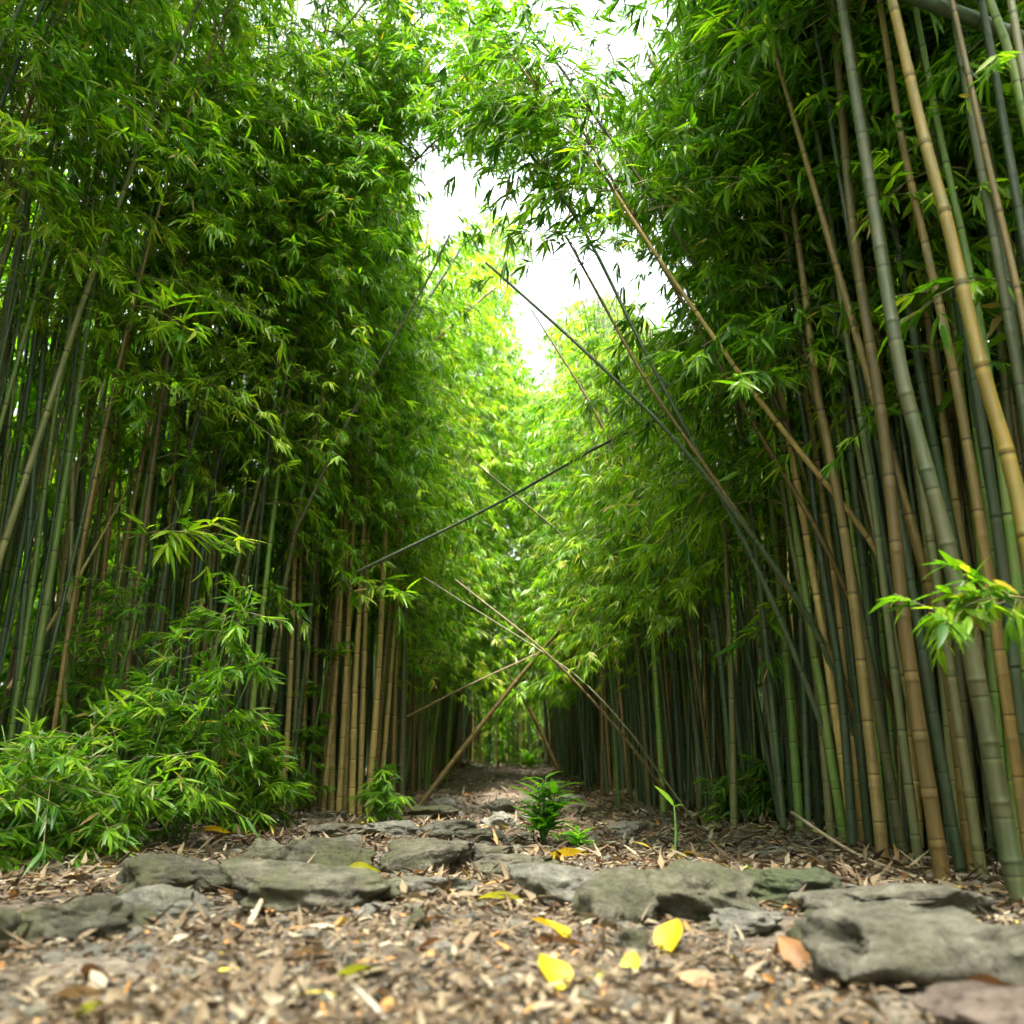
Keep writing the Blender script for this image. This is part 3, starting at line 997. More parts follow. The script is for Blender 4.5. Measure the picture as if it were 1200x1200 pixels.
for i in range(42):
    bx = rr.uniform(985, 1400)
    by = np.interp(bx, [985, 1330], [985, 1035]) + rr.uniform(-8, 8)
    lx = rr.uniform(-95, -35)
    c = rr.choice(['dark green', 'dark green', 'olive', 'grey-green', 'green', 'tan', 'brown'])
    hero([(bx, by), (bx + lx * 0.42 + rr.uniform(-5, 5), 740), (bx + lx, 440)], rr.uniform(7, 13), c, f'slim {c} culm packed in behind the tall front right culms', group=f'slim {c} culms packed behind the tall front right ones', z0=rr.uniform(1.7, 2.9) if bx < 1120 else rr.uniform(2.4, 3.2), ext=2.6, sides=9, seg=0.25, L=0.15, bias=RB)
for i, (b, tp, w, c) in enumerate([((1095, 1010), (1020, 420), 11, 'dark green'), ((1125, 1012), (1060, 440), 12, 'olive'), ((1165, 1015), (1100, 430), 11, 'grey-green'), ((1195, 1020), (1135, 430), 13, 'green'), ((1020, 995), (955, 450), 9, 'dark green'), ((1225, 1025), (1170, 380), 13, 'olive'), ((1255, 1030), (1205, 400), 12, 'grey-green'), ((1060, 1000), (1030, 560), 9, 'tan')]):
    hero([b, ((b[0] * 0.5 + tp[0] * 0.5) + 6, (b[1] + tp[1]) / 2), tp], w, c, f'slim {c} culm in the packed second row behind the tall front right culms', group='second row of slim culms behind the tall front ones', z0=2.8, ext=2.6, sides=10, seg=0.25, L=0.16, bias=RB)

# right: long culms arching over the path
AK = dict(sides=10, seg=0.30, L=0.15, W=0.010, bias=RB, blen=0.80, dens=3.9, group='long culms arching over the path')
hero([(1150, 985), (1100, 820), (1050, 690), (1010, 620), (930, 520), (865, 435), (770, 300), (700, 195), (650, 130), (615, 85)], 9, 'tan', 'long tan culm arching over the path to the top of the sky gap', dY=[-0.1, -0.2, -0.25, -0.3, -0.3, -0.3, -0.3, -0.3, -0.3], z0=2.75, ext=0.2, r1=0.35, **AK)
hero([(1100, 985), (1045, 820), (970, 645), (900, 525), (850, 440), (795, 345), (735, 240), (690, 165), (650, 105)], 8.5, 'brown', 'long brown culm arching over the path alongside a tan one', dY=[-0.1, -0.2, -0.2, -0.2, -0.2, -0.2, -0.2, -0.2], z0=2.75, ext=0.2, r1=0.35, **AK)
hero([(1010, 985), (960, 620), (890, 430), (820, 320), (760, 225), (700, 140)], 10, 'olive', 'olive arching culm right of the tan and brown pair', dY=[-0.1, -0.2, -0.2, -0.2, -0.2], z0=3.3, ext=0.5, r1=0.35, **AK)
hero([(1010, 982), (950, 815), (880, 650), (760, 420), (690, 280), (650, 220)], 8, 'dark green', 'thin dark culm leaning across the middle sky gap', dY=[-0.1, -0.2, -0.3, -0.3, -0.3], z0=2.9, ext=0.4, r1=0.4, **AK)
hero([(1040, 985), (970, 770), (905, 660), (800, 525), (700, 425), (645, 375)], 8, 'dark green', 'thin dark culm leaning to the lowest tip of the sky gap', dY=[-0.1, -0.2, -0.3, -0.4, -0.4], z0=2.5, ext=0.4, r1=0.4, **AK)
hero([(1060, 985), (990, 800), (930, 700), (850, 580), (760, 450), (720, 380)], 8, 'brown', 'thin brown culm leaning below the arching pair', dY=[-0.1, -0.1, -0.2, -0.2, -0.2], z0=2.5, ext=0.5, r1=0.4, **AK)
hero([(1000, 985), (960, 620), (920, 480), (880, 330), (850, 260)], 10, 'brown', 'brown culm with leafy top beside the right edge of the sky gap', dY=[0.2, 0.4, 0.5, 0.5], z0=3.3, ext=1.2, **AK)
hero([(920, 975), (860, 560), (815, 380), (770, 200), (715, 60)], 8, 'olive', 'olive culm whose leafy tip splits the top of the sky gap', dY=[0.3, 0.4, 0.5, 0.6], z0=5.0, ext=0.2, **AK)
# dark cane in the upper right corner
hero([(1460, 1070), (1440, 600), (1350, 200), (1265, 85), (1200, 48), (1140, 22), (1085, 2), (1060, -8)], 27, 'dark green', 'thick dark cane hanging across the upper right corner', z0=9.0, ext=0.4, r1=0.75, leaf=False, sides=14, seg=0.3, group='long culms arching over the path')

# crossed and fallen poles over the path
FK = dict(leaf=False, sides=8, seg=0.3, group='dead poles fallen across the path')
hero([(400, 958), (420, 664), (575, 594), (720, 514), (850, 460)][1:], 4.2, 'dark green', 'long dark pole slanting up across the whole path at mid-height', Y=5.2, base='air', dY=[-0.2, -0.8, -1.5], ext=0.15, r1=0.5, **FK)
hero([(482, 952), (540, 880), (620, 780), (690, 698)], 6.5, 'brown', 'brown dead pole leaning up from the tan culms, crossing the path as an X', dY=[0.1, 0.1, 0.0], ext=0.3, r1=0.5, **FK)
hero([(462, 843), (545, 805), (625, 768)], 3.0, 'brown', 'short thin brown pole meeting the crossing of the X', Y=7.0, base='air', dY=[0.2, 0.4], ext=0.05, r1=0.6, **FK)
hero([(808, 962), (770, 915), (720, 850), (640, 765), (547, 690)], 4.2, 'brown', 'brown pole leaning left from the dark right side, lower half of the X', dY=[0.0, 0.0, 0.0, 0.1], ext=0.1, r1=0.5, **FK)
hero([(822, 968), (772, 905), (740, 860), (690, 805), (640, 767), (510, 685)], 3.4, 'olive', 'thin olive pole leaning left just above the brown one', dY=[0.1, 0.1, 0.2, 0.3, 0.4], ext=0.1, r1=0.4, **FK)
hero([(655, 890), (620, 830), (575, 760)], 5, 'brown', 'short far pole leaning left above the crest of the path', Y=13, dY=[0, 0], ext=0.2, r1=0.6, **FK)
hero([(740, 660), (690, 610), (632, 560)], 4, 'olive', 'thin twig-like pole hanging in the far canopy at path centre', Y=9.0, base='air', dY=[0, 0], ext=0.2, r1=0.6, **FK)
hero([(395, 545), (425, 475), (470, 400), (545, 283)], 8, 'dark green', 'dark pole poking up into the middle sky gap from the left canopy', Y=6.2, base='air', dY=[0.1, 0.2, 0.3], ext=0.05, r1=0.5, **FK)
hero([(395, 560), (440, 480), (520, 390), (600, 320)], 6, 'brown', 'thin brown pole poking towards the gap below the darker one', Y=6.6, base='air', dY=[0.1, 0.2, 0.3], ext=0.05, r1=0.5, **FK)
hero([(430, 930), (455, 740), (482, 620), (494, 530)], 7, 'tan', 'pale straight dead culm leaning right above the tan clump', dY=[0.1, 0.1, 0.1], ext=0.1, r1=0.8, **FK)
hero([(10, 800), (50, 746), (90, 680), (128, 612)], 5.5, 'tan', 'tan dead pole leaning right among the left green culms', Y=4.3, base='air', dY=[0.1, 0.2, 0.4], ext=0.7, r1=0.3, **FK)

hero([(705, 690), (660, 630), (615, 590), (560, 545)], 3.5, 'olive', 'thin leaning pole high above the crossing of the X', Y=6.5, base='air', dY=[0, 0, 0], ext=0.2, r1=0.5, **FK)
hero([(770, 640), (735, 560), (690, 470), (640, 390)], 4.5, 'brown', 'slim bare pole leaning left under the long dark crossing pole', Y=5.5, base='air', dY=[0, 0, 0], ext=0.2, r1=0.5, **FK)
hero([(345, 620), (420, 470), (500, 330), (520, 290)], 5, 'olive', 'slim olive pole rising right through the left canopy', Y=5.2, base='air', dY=[0, 0, 0], ext=0.1, r1=0.5, **FK)

# left tall green culms
LK = dict(sides=12, seg=0.25, L=0.16, kind=LEAF_MID, bias=LB)
hero([(-52, 985), (0, 637), (21, 504), (46, 400), (67, 321), (81, 250)], 10, 'green', 'bright green culm leaning right, leftmost of the lit green ones', Y=4.3, z0=3.4, ext=2.6, droop=0.2, **LK)
hero([(-5, 985), (37, 696), (62, 500), (79, 400), (96, 254)], 7.5, 'green', 'thin lime-green culm next to the thickest left green one', Y=4.2, z0=3.4, ext=2.6, droop=0.2, **LK)
hero([(10, 985), (56, 696), (79, 546), (94, 442), (110, 337), (123, 271)], 10.5, 'green', 'thickest bright green culm with clear joints on the left side', Y=4.2, z0=3.4, ext=2.6, droop=0.2, **LK)
hero([(-60, 985), (4, 696), (37, 562), (62, 450), (88, 360)], 8, 'olive', 'olive-green culm crossing behind the bright green left ones', Y=4.6, z0=3.4, ext=2.6, **LK)
hero([(30, 985), (71, 692), (92, 542), (121, 433), (140, 350)], 7, 'brown', 'reddish-brown culm right behind the thickest left green one', Y=4.7, z0=3.4, ext=2.6, **LK)
hero([(90, 985), (125, 640), (144, 450), (158, 375), (173, 317)], 8, 'brown', 'orange-brown culm with lit upper half in the left thicket', Y=4.9, z0=3.2, ext=2.4, **LK)
hero([(50, 985), (100, 629), (121, 554), (137, 471), (150, 400)], 8, 'brown', 'dark brown culm between the green and orange-brown left ones', Y=4.8, z0=3.2, ext=2.4, **LK)
hero([(-50, 985), (-25, 640), (0, 400), (20, 300), (30, 240)], 9, 'golden', 'yellow culm showing at the very left edge', Y=4.2, z0=3.4, ext=2.4, **LK)
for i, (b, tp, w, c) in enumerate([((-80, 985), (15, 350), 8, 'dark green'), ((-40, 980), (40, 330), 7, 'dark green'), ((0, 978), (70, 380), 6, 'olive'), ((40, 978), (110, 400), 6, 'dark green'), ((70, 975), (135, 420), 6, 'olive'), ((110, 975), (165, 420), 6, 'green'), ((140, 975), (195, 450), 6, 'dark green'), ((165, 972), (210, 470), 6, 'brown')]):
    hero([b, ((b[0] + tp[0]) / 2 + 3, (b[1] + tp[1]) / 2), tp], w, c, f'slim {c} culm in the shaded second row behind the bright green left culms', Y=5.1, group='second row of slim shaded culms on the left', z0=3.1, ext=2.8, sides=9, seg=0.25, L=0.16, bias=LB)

LA = dict(sides=9, seg=0.30, L=0.15, W=0.010, bias=LB, blen=0.9, dens=4.2, group='long culms arching over the path')
hero([(150, 972), (215, 560), (300, 310), (380, 190), (480, 110), (590, 70)], 9, 'dark green', 'dark culm leaning from the left wall into the top of the picture', Y=5.0, dY=[0, 0, 0, 0, 0], z0=2.9, ext=0.3, droop=0.15, **LA)
hero([(190, 970), (260, 520), (330, 290), (400, 150), (460, 60), (520, -10)], 9, 'dark green', 'dark straight leaning culm silhouetted in the upper left canopy', Y=5.1, dY=[0, 0, 0, 0, 0], z0=3.4, ext=0.6, **LA)
hero([(240, 965), (310, 560), (370, 380), (430, 260), (500, 175), (560, 130)], 8, 'olive', 'olive culm whose drooping leafy tip hangs above the middle sky gap', Y=5.3, dY=[0, 0, 0, 0, 0], z0=3.2, ext=0.4, droop=0.2, **LA)
hero([(120, 970), (180, 520), (270, 240), (360, 90), (430, 0)], 8, 'green', 'green culm arching from the left wall out of the top edge', Y=4.9, dY=[0, 0, 0, 0], z0=3.2, ext=0.8, **LA)
for i, (b, mid, tp, yy) in enumerate([((470, 930), (530, 600), (594, 246), 9.0), ((485, 925), (545, 620), (612, 256), 9.6), ((462, 932), (505, 600), (555, 285), 8.6), ((500, 920), (540, 640), (576, 266), 10.5), ((690, 920), (690, 640), (688, 335), 10.0), ((715, 925), (720, 620), (728, 340), 9.0), ((740, 930), (745, 600), (772, 372), 8.5), ((520, 915), (560, 660), (603, 300), 12.0), ((660, 915), (655, 700), (668, 400), 12.5)]):
    hero([b, mid, tp], 7, ['green', 'olive', 'dark green'][i % 3], 'bright leafy bamboo top rising to the lower rim of the sky gap', Y=yy, dY=[0, 0], z0=1.9, ext=0.25, dens=1.9, blen=0.75, L=0.15, W=0.010, sides=7, seg=0.3, full=False, tone=0.05, bias=None, group='bright leafy tops under the sky gap')

# left-centre tan clump
tan_spec = [(352, 'tan', 368), (366, 'brown', 372), (378, 'tan', 402), (388, 'tan', 398), (397, 'tan', 412), (404, 'brown', 408), (412, 'tan', 424), (421, 'tan', 430), (430, 'tan', 450), (437, 'brown', 462), (444, 'tan', 468), (340, 'olive', 352), (460, 'brown', 470), (470, 'olive', 476), (330, 'tan', 345)]
for i, (bx, c, tx) in enumerate(tan_spec):
    by = 957 - (bx - 330) * 0.05 + (i * 37 % 9 - 4)
    hero([(bx, by), ((bx + tx) / 2 + (i % 3 - 1) * 2, 810), (tx, 660)], 6.5 + (i * 13 % 5) * 0.5, c, f'thin straight {c} culm in the lit clump beside the brown leaning pole', group='lit clump of thin culms left of the path', z0=1.75 + 0.1 * (i % 4), ext=3.6, droop=0.2, sides=8, seg=0.27, L=0.15, bias=LB, r1=0.2, tone=0.08)
for i, (bx, c, tx) in enumerate([(202, 'tan', 222), (222, 'tan', 246)]):
    hero([(bx, 962), ((bx + tx) / 2, 830), (tx, 700)], 8.5, c, 'pair of tan culms standing alone against the dark between two leafy shrubs', group='pair of tan culms between the shrubs', z0=1.9, ext=3.5, sides=8, seg=0.27, L=0.15, bias=LB, r1=0.25)

# filling: individual culms along both walls and at the end of the path
def random_bamboo(x, y, side, colour, label, group):
    rg = np.random.default_rng(int(abs(x) * 1e4 + y * 1e3))
    H = rg.uniform(6.2, 8.6) if y < 8.5 else rg.uniform(5.6, 7.3)
    zb = float(ground_z(x, y)) - 0.03
    if side == 'e':
        lean = np.array([rg.normal(0, 0.5), rg.uniform(-1.2, 0.2)])
    else:
        s = 1 if side == 'l' else -1
        amt = rg.uniform(0.3, 1.9) if rg.random() < 0.75 else rg.uniform(-0.6, 0.3)
        lean = np.array([s * amt, rg.normal(-0.1, 0.5)])
    t = np.linspace(0, 1, 24)
    lin = rg.normal(0, 0.22, 2)
    P = np.stack([x + (lin[0] * t + lean[0] * t ** 2.3), y + (lin[1] * t + lean[1] * t ** 2.3), zb + H * (t - 0.10 * t ** 5)], -1)
    P = trim_to_canopy(P)
    r = rg.uniform(0.012, 0.021) * (1.15 if side == 'r' and y < 6 else 1.0)
    if side == 'l':
        z0 = np.interp(y, [3, 5, 6, 9, 15], [3.3, 1.75, 1.25, 1.1, 1.2])
    elif side == 'r':
        z0 = np.interp(y, [2, 4, 5.5, 9, 15], [2.6, 1.7, 1.1, 1.1, 1.3])
    else:
        z0 = 1.2
    z0 += rg.uniform(-0.25, 0.4)
    far = y > 8
    build_bamboo(P, r, r * 0.2, colour, label, group, z0=z0, dens=(1.5 if side == 'l' else 1.25) if not far else 1.0, sides=8 if y < 7 else 6, seg=0.28, full=y < 9, L=0.135 if y < 9 else 0.155, W=0.0085 if y < 9 else 0.011, kind=LEAF_MID if y < 4.5 else LEAF_LO, tone=rg.normal(0.13 if y < 8 else 0.07, 0.14) + (0.03 if y > 8 else 0.03), bias=(LB if side == 'l' else RB if side == 'r' else (0, -0.6, 0)))


PLACE = {
    'l': ['near the front leafy shrubs on the left', 'left of the path beyond the tan clump', 'far up the left side of the path'],
    'r': ['in the dark right-hand wall near the rocks', 'right of the path behind the bright green plant', 'far up the dark right side of the path'],
}


def fill(side, n, y0, y1, pw, colours):
    k = 0
    while k < n:
        y = y0 + (y1 - y0) * rng.random() ** pw
        dpt = rng.exponential(0.45)
        if dpt > 2.2:
            continue
        x = wall_l(y) - dpt if side == 'l' else wall_r(y) + dpt
        if side == 'l' and 5.6 < y < 6.6 and dpt < 0.4:
            continue
        if side == 'r' and y < 4.0 and dpt < 0.5:
            continue
        c = colours[int(rng.integers(len(colours)))]
        band = 0 if y < 6.5 else (1 if y < 10.5 else 2)
        pl = PLACE[side][band]
        random_bamboo(x, y, side, c, f'slender {c} bamboo with leafy top {pl}', f'{c} bamboo {pl}')
        k += 1


fill('l', 72, 3.0, 15.0, 1.4, ['green', 'dark green', 'dark green', 'olive', 'green', 'brown'])
fill('r', 70, 2.6, 15.0, 1.35, ['green', 'dark green', 'dark green', 'dark green', 'dark green', 'olive', 'brown'])
for i in range(34):
    x = rng.uniform(-1.3, 1.3)
    y = rng.uniform(15.6, 21)
    c = ['green', 'olive', 'tan'][i % 3]
    random_bamboo(x, y, 'e', c, f'slender {c} bamboo closing the far end of the path above its crest', f'{c} bamboo at the end of the path')

# ------------------------------------------------------------------ the mass of the thicket behind (stuff)
def thicket(x0, x1, y0, y1, n_c, n_t, label, seed, zlo, path_side):
    rg = np.random.default_rng(seed)
    mb = MB()
    cl = rg.uniform(y0, y1, max(8, n_c // 22))
    Y = cl[rg.integers(0, len(cl), n_c)] + rg.normal(0, 0.16, n_c)
    X = rg.uniform(x0, x1, n_c)
    close = rg.random(n_c) < 0.8
    dd = 0.2 + rg.exponential(0.9, n_c)
    if path_side == 'l':
        X = np.where(close, wall_l(Y) - dd, X)
    elif path_side == 'r':
        X = np.where(close, wall_r(Y) + dd, X)
    for x, y in zip(X, Y):
        if path_side == 'b' and y > -3.2 or path_side == 'l' and x > wall_l(y) - 0.15 or path_side == 'r' and x < wall_r(y) + 0.15 or path_side == 'r' and y < 3.4 and x < wall_r(y) + 0.6 or path_side == 'l' and y < 3 and x > wall_l(y) - 0.6:
            continue
        H = rg.uniform(5.5, 8.5)
        t = np.linspace(0, 1, 7)
        ln = rg.normal(0, 0.5, 2)
        zb = float(ground_z(x, y)) - 0.05
        P = np.stack([x + ln[0] * t * t + rg.normal(0, .4) * t, y + ln[1] * t * t, zb + H * t], -1)
        r = rg.uniform(0.007, 0.02)
        P = trim_to_canopy(P)
        m = 7
        tube(mb, P, np.linspace(r, r * 0.3, 7)[:m], 5, int(rg.choice([0, 0, 0, 0, 0, 0, 1, 2] if path_side == 'r' else [0, 0, 0, 1, 1, 2])), cap=False, phase=np.linspace(0, 24, 7)[:m] + rg.random() * 90)
    # clumps of leaf sprays
    nc = n_t // 14
    cx = rg.uniform(x0, x1, nc)
    cy = rg.uniform(y0, y1, nc)
    offc = np.maximum(wall_l(cy) - cx, cx - wall_r(cy))
    lo = np.interp(offc, [1.2, 2.4, 3.4], [zlo, zlo * 0.7, 0.02])
    hi = np.interp(offc, [0.3, 2.0, 4.0], [3.7, 4.5, 5.6])
    hi = np.where(cy > 9, hi - 0.8, hi)
    cz = lo + (hi - lo) * rg.beta(1.0, 1.0, nc)
    if path_side == 'b':
        cz = np.where(cy > -3.2, rg.uniform(5.4, 7.2, nc), rg.uniform(0.5, 6.5, nc))  # added shading canopy: leaves high overhead, full height further back
    C = np.stack([cx, cy, cz], -1)
    T = np.repeat(C, 14, axis=0) + rg.normal(0, 1, (nc * 14, 3)) * np.array([0.32, 0.32, 0.2])
    D = norm(T - np.repeat(C, 14, axis=0) + np.array([0, 0, 0.05]))
    off = np.maximum(wall_l(T[:, 1]) - T[:, 0], T[:, 0] - wall_r(T[:, 1]))
    if path_side == 'b':
        off = off + 9
    low = np.interp(off, [0.3, 1.5, 2.6, 3.6], [zlo, zlo, zlo * 0.7, 0.02])
    near = (T[:, 1] < 2.2) & (off < 1.0)
    keep = ~near & ~in_gap(T) & (((off > 0.25) & (T[:, 2] - ground_z(T[:, 0], T[:, 1]) > low)) | (path_side == 'e'))
    T, D = T[keep], D[keep]
    off = np.maximum(wall_l(T[:, 1]) - T[:, 0], T[:, 0] - wall_r(T[:, 1]))
    deep = (off > 2.4) if path_side in 'lr' else np.zeros(len(T), bool) if path_side == 'b' else (T[:, 1] > 22.5)
    twig_leaves(mb, T[~deep], D[~deep], rg, per=7, L=0.20, W=0.018, kind=LEAF_LO, mat=3, tone=0.0)
    twig_leaves(mb, T[deep], D[deep], rg, per=7, L=0.36, W=0.042, kind=LEAF_LO, mat=3, tone=0.0)
    o = link('bamboo_thicket', mb.mesh('bamboo_thicket', [CULM['dark green'], CULM['olive'], CULM['brown'], M_LEAF]))
    tag(o, label, None, kind='stuff')


thicket(-9.5, -0.9, -8, 27, 2900, 31000, 'dense dark mass of bamboo behind the left front row', 21, 1.7, 'l')
thicket(0.75, 9.5, -8, 27, 2900, 31000, 'dense dark mass of bamboo behind the right front row', 22, 1.7, 'r')
thicket(-6, 6, 21, 28, 450, 7000, 'dense far mass of bamboo beyond the crest of the path', 23, 0.2, 'e')
thicket(-2.8, 2.8, -7, 3.4, 160, 6000, 'unseen bamboo canopy added above and behind the viewpoint to shade the foreground', 24, 1.0, 'b')  # out of view; added to keep direct sun off the near ground

# ------------------------------------------------------------------ shrubs and low plants
def bamboo_shrub(px, py, Y, w, h, label, n_stem=9, seed=0, tone=0.0, L=0.15, group='low leafy bamboo shrubs', zmin=0.02, lean=(0, 0), per_m=15):
    rg = np.random.default_rng(500 + seed)
    g = at(px, py, Y)
    g[2] = float(ground_z(g[0], g[1]))
    t = thing('bamboo_shrub', g, label, 'shrub', group)
    ms, ml = MB(), MB()
    TP, TD = [], []
    for i in range(n_stem):
        az = rg.uniform(0, 2 * math.pi)
        rr = w * 0.5 * math.sqrt(rg.random())
        tip = np.array([math.cos(az) * rr * 1.15 + lean[0], math.sin(az) * rr * 0.7 + lean[1], h * rg.uniform(0.25, 1.1)])
        b = np.array([math.cos(az), math.sin(az), 0]) * rr * 0.3
        u = np.linspace(0, 1, 7)[:, None]
        C = b + (tip - b) * u + np.array([0, 0, 1.0]) * h * 0.25 * (u - u * u)
        tube(ms, C, np.linspace(0.006, 0.002, 7), 5)
        ln = arclen(C)[-1]
        k = int(ln * per_m) + 4
        us = rg.uniform(0.12, 1, k)
        p = np.stack([np.interp(us, u[:, 0], C[:, c]) for c in range(3)], 1)
        d = norm(rg.normal(0, 1, (k, 3)) * np.array([1, 1, 0.35]) + np.array([0, -0.25, 0.1]))
        bl = rg.uniform(0.08, 0.38, k) * (w / 0.8)
        e = p + d * bl[:, None]
        e[:, 2] -= bl * bl * 0.5
        e[:, 2] = np.maximum(e[:, 2], zmin)
        for a_, e_ in zip(p, e):
            tube(ml, np.linspace(a_, e_, 3), 0.0016, 3, 1, cap=False)
        TP += [e, p + (e - p) * 0.6]
        TD += [d, d]
    TP, TD = np.concatenate(TP), np.concatenate(TD)
    twig_leaves(ml, TP, TD, rg, per=8, L=L * 0.62, W=0.0068, kind=LEAF_HI, tone=tone, droop=0.35)
    link('stem', ms.mesh('stem', [M_STEM]), t)
    link('foliage', ml.mesh('foliage', [M_LEAF, M_TWIG]), t)
    return t


bamboo_shrub(40, 975, 3.7, 0.9, 0.50, 'bushy green bamboo shrub hugging the ground at the left edge', 11, 1)
bamboo_shrub(130, 970, 3.9, 0.75, 0.72, 'largest bright leafy shrub beside the pair of tan culms', 9, 2)
bamboo_shrub(200, 965, 4.3, 0.52, 1.05, 'tall arching leafy shrub reaching over the tan pair', 7, 3, lean=(0.15, -0.2))
bamboo_shrub(295, 958, 5.1, 0.38, 0.62, 'small leafy shrub between the tan pair and the tan clump', 9, 4)
bamboo_shrub(-40, 985, 3.5, 0.9, 0.5, 'low shrub cut off by the left edge', 10, 5)
bamboo_shrub(90, 960, 4.6, 0.8, 1.25, 'tall shrub with sprays in front of the bright green left culms', 9, 6)
bamboo_shrub(345, 945, 6.0, 0.4, 1.1, 'slim leafy shrub drooping before the tan clump', 4, 7)
bamboo_shrub(440, 950, 6.0, 0.4, 0.35, 'tiny tuft of leaves at the foot of the tan clump', 5, 8)
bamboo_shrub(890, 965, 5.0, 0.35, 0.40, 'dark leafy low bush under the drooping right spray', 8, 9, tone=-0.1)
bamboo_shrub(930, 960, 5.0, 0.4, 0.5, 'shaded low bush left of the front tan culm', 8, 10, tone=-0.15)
bamboo_shrub(1010, 985, 4.2, 0.25, 0.35, 'small light green tuft beside the foot of the front tan culm', 4, 11, tone=0.05)
bamboo_shrub(860, 960, 5.2, 0.3, 0.25, 'low dark tuft where the right wall meets the litter', 6, 12, tone=-0.1)


def spray(px, py, Y, dirv, ln, label, seed, n=10, L=0.14, tone=0.25):
    """a leafy side branch reaching out of the wall of culms"""
    rg = np.random.default_rng(700 + seed)
    tip = at(px, py, Y)
    d = norm(np.array(dirv, float))
    u = np.linspace(0, 1, 7)[:, None]
    root = tip - d * ln
    C = root + (tip - root) * u + np.array([0, 0, 1.0]) * ln * 0.22 * (u - u * u) * 2
    t = thing('bamboo_branch', root, label, 'branch', 'leafy side branches')
    mb = MB()
    tube(mb, C - root, np.linspace(0.005, 0.0018, 7), 5)
    link('stem', mb.mesh('stem', [M_TWIG]), t)
    ml = MB()
    us = rg.uniform(0.25, 1, n)
    us[:2] = 1
    p = np.stack([np.interp(us, u[:, 0], C[:, c]) for c in range(3)], 1)
    td = norm(d + rg.normal(0, 0.65, (n, 3)))
    e = p + td * rg.uniform(0.03, 0.18, n)[:, None]
    for a_, e_ in zip(p, e):
        tube(ml, np.linspace(a_, e_, 3) - root, 0.0015, 3, 1, cap=False)
    twig_leaves(ml, e - root, td, rg, per=7, L=L, W=0.010, kind=LEAF_HI, tone=tone, droop=0.3)
    link('foliage', ml.mesh('foliage', [M_LEAF, M_TWIG]), t)
    return t


spray(1112, 722, 2.3, (-1, -0.3, -0.15), 0.33, 'bright lime leafy branch reaching in from the right edge at mid-height', 1, 30, 0.085, 0.15)
spray(1100, 345, 2.5, (-1, -0.2, -0.2), 0.35, 'leafy branch crossing the golden-yellow culm', 2, 9, 0.12, 0.1)
spray(885, 755, 4.2, (-0.7, -0.3, -0.6), 0.5, 'drooping leafy branch over the dark low bush', 3, 14, 0.14, 0.05)
spray(470, 700, 5.6, (0.9, -0.3, -0.2), 0.5, 'leafy branch reaching right out of the tan clump', 4, 12, 0.14, 0.2)
spray(220, 390, 3.9, (0.7, -0.3, -0.4), 0.5, 'light leafy branch hanging before the left upper thicket', 5, 12, 0.15, 0.2)
spray(110, 110, 3.6, (0.6, -0.3, -0.5), 0.6, 'long-leaved branch drooping from the top left', 6, 14, 0.18, 0.15)
spray(260, 640, 4.0, (0.9, -0.3, -0.1), 0.6, 'bright leafy branch above the tall arching shrub', 7, 14, 0.15, 0.25)
spray(1040, 230, 2.7, (-0.8, -0.2, -0.4), 0.4, 'leafy branch hanging among the upper right culms', 8, 10, 0.13, 0.1)
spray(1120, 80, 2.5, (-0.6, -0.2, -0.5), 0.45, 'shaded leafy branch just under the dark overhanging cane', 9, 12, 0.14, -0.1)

spray(345, 715, 5.3, (0.7, -0.4, -0.35), 0.5, 'leafy branch hanging before the shaded gap beside the tan clump', 10, 16, 0.11, 0.1)
spray(410, 690, 5.5, (0.5, -0.5, -0.5), 0.45, 'leafy branch hanging in front of the tan clump top', 11, 14, 0.11, 0.15)
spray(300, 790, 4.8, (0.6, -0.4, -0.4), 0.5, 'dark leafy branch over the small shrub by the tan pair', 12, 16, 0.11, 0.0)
spray(940, 560, 3.9, (-0.7, -0.4, -0.3), 0.5, 'light leafy branch between slim culms left of the front tan one', 13, 18, 0.11, 0.2)
spray(985, 430, 3.6, (-0.7, -0.4, -0.2), 0.5, 'bright leafy branch high beside the orange-brown culm', 14, 18, 0.11, 0.2)
spray(830, 690, 4.9, (-0.6, -0.4, -0.5), 0.5, 'shaded leafy branch hanging from the dark right wall', 15, 18, 0.11, 0.1)


def broad_plant(px, py, Y, h, w, label, seed, n_stem=7, name='green_plant'):
    rg = np.random.default_rng(800 + seed)
    g = at(px, py, Y)
    g[2] = float(ground_z(g[0], g[1]))
    t = thing(name, g, label, 'plant')
    ms, ml = MB(), MB()
    for i in range(n_stem):
        az = rg.uniform(0, 2 * math.pi)
        tip = np.array([math.cos(az) * w * 0.35 * rg.random(), math.sin(az) * w * 0.35 * rg.random(), h * rg.uniform(0.45, 0.92)])
        u = np.linspace(0, 1, 6)[:, None]
        C = tip * u ** np.array([1.4, 1.4, 1.0])
        tube(ms, C, np.linspace(0.005, 0.003, 6), 6)
        k = 9
        us = np.linspace(0.25, 1, k)
        p = np.stack([np.interp(us, u[:, 0], C[:, c]) for c in range(3)], 1)
        a = np.arange(k) * 2.4 + rg.uniform(0, 6)
        D = np.stack([np.cos(a), np.sin(a), rg.uniform(0.15, 0.9, k)], 1)
        N = norm(np.array([0, 0, 1.0]) - 0.4 * D * np.array([1, 1, 0]) + rg.normal(0, 0.2, (k, 3)))
        ln = 0.33 * w * rg.uniform(0.75, 1.25, k)
        leaves(ml, p, D, N, ln, ln * 0.125, np.clip(rg.normal(0.5, 0.25, k), 0, 1), LEAF_HI, 0, droop=rg.uniform(0.1, 0.45, k), fold=0.3)
    link('stem', ms.mesh('stem', [M_STEM]), t)
    link('foliage', ml.mesh('foliage', [M_PLANT]), t)
    return t


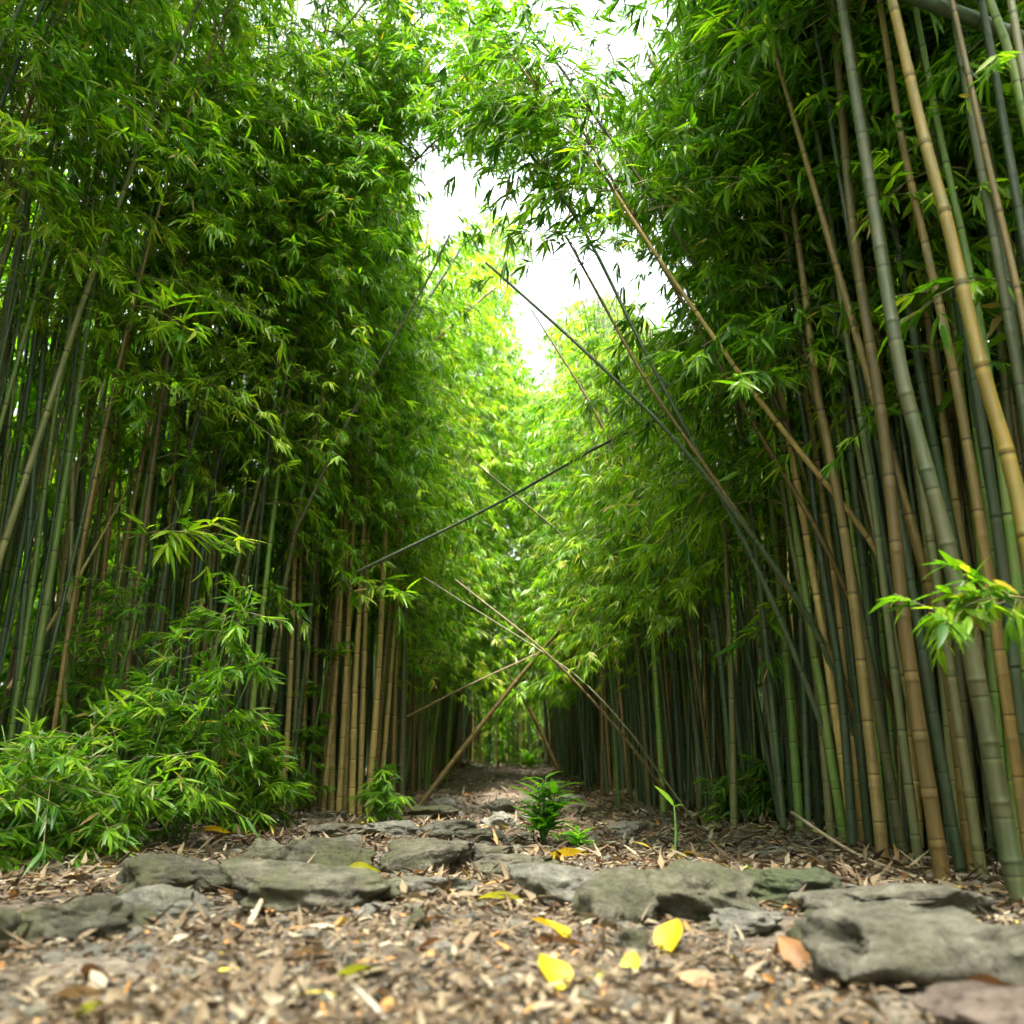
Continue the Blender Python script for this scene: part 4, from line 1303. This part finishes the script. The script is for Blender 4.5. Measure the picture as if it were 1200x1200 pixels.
broad_plant(636, 990, 4.6, 0.37, 0.42, 'bright green broad-leaved plant growing mid-path behind the flat olive slab', 1, 11)
broad_plant(678, 1000, 4.3, 0.12, 0.24, 'small yellow-green seedling clump at the right foot of the bright green plant', 2, 5)
broad_plant(622, 897, 14.0, 0.28, 0.6, 'tiny green plant on the crest of the path', 3, 5)


def sprout():
    g = ground_hit(790, 1010)
    Y = g[1]
    g[2] = float(ground_z(g[0], g[1]))
    t = thing('seedling', g, 'single slim seedling with one folded leaf, standing before the dark right wall', 'plant')
    mb = MB()
    tip = at(790, 945, Y) - g
    C = smooth_path(np.array([[0, 0, 0], tip * 0.5 + np.array([0.006, 0, 0]), tip]), 6)
    tube(mb, C, np.linspace(0.006, 0.0035, len(C)), 6)
    link('stem', mb.mesh('stem', [M_STEM]), t)
    ml = MB()
    D = norm(np.array([[-0.62, -0.15, 0.75], [0.5, -0.3, 0.15], [-0.5, 0.3, 0.2]]))
    leaves(ml, np.repeat(tip[None], 3, 0), D, np.array([[0.6, -0.5, 0.6], [0, -0.3, 1], [0, 0.2, 1]]), np.array([0.115, 0.04, 0.03]), np.array([0.022, 0.009, 0.008]), np.array([0.9, 0.6, 0.5]), LEAF_HI, 0, droop=0.1)
    link('foliage', ml.mesh('foliage', [M_PLANT]), t)


sprout()

# ------------------------------------------------------------------ light
w = bpy.data.worlds.new("World")
scene.world = w
w.use_nodes = True
N, K = w.node_tree.nodes, w.node_tree.links
N.clear()
SUN_EL, SUN_AZ = R(69), R(177)      # high, behind the viewpoint, through thin cloud
sky = N.new('ShaderNodeTexSky')
sky.sky_type = 'NISHITA'
sky.sun_disc = False
sky.sun_elevation = SUN_EL
sky.sun_rotation = SUN_AZ
sky.air_density = 1.0
sky.dust_density = 6.0
sky.ozone_density = 1.0
hs = N.new('ShaderNodeHueSaturation')      # thin bright overcast: the blue is veiled by cloud
hs.inputs['Saturation'].default_value = 0.25
hs.inputs['Value'].default_value = 1.0
K.new(sky.outputs[0], hs.inputs['Color'])
bg = N.new('ShaderNodeBackground')
bg.inputs['Strength'].default_value = 0.15
K.new(hs.outputs[0], bg.inputs['Color'])
wo = N.new('ShaderNodeOutputWorld')
K.new(bg.outputs[0], wo.inputs['Surface'])

sd = bpy.data.lights.new('sun', 'SUN')
sd.energy = 3.5
sd.angle = R(9)
sd.color = (1.0, 0.95, 0.86)
so = bpy.data.objects.new('sun', sd)
COL.objects.link(so)
dirv = Vector((math.sin(SUN_AZ) * math.cos(SUN_EL), math.cos(SUN_AZ) * math.cos(SUN_EL), math.sin(SUN_EL)))
so.rotation_euler = dirv.to_track_quat('Z', 'Y').to_euler()

cd = bpy.data.cameras.new('camera')
cd.sensor_width = 36.0
cd.lens = 36.0 * F / 1200.0
cd.clip_start = 0.05
cd.clip_end = 1000
cd.dof.use_dof = True
cd.dof.focus_distance = 4.0
cd.dof.aperture_fstop = 2.4
co = bpy.data.objects.new('camera', cd)
COL.objects.link(co)
co.location = CAM
co.rotation_euler = (R(90) + PITCH, 0, 0)
scene.camera = co

scene.view_settings.view_transform = 'Standard'
scene.view_settings.look = 'None'
scene.view_settings.exposure = 3.05
scene.view_settings.gamma = 1.0
scene.cycles.max_bounces = 8
scene.cycles.diffuse_bounces = 5
scene.cycles.glossy_bounces = 2
scene.cycles.transmission_bounces = 6
scene.cycles.sample_clamp_indirect = 6
scene.cycles.use_denoising = True
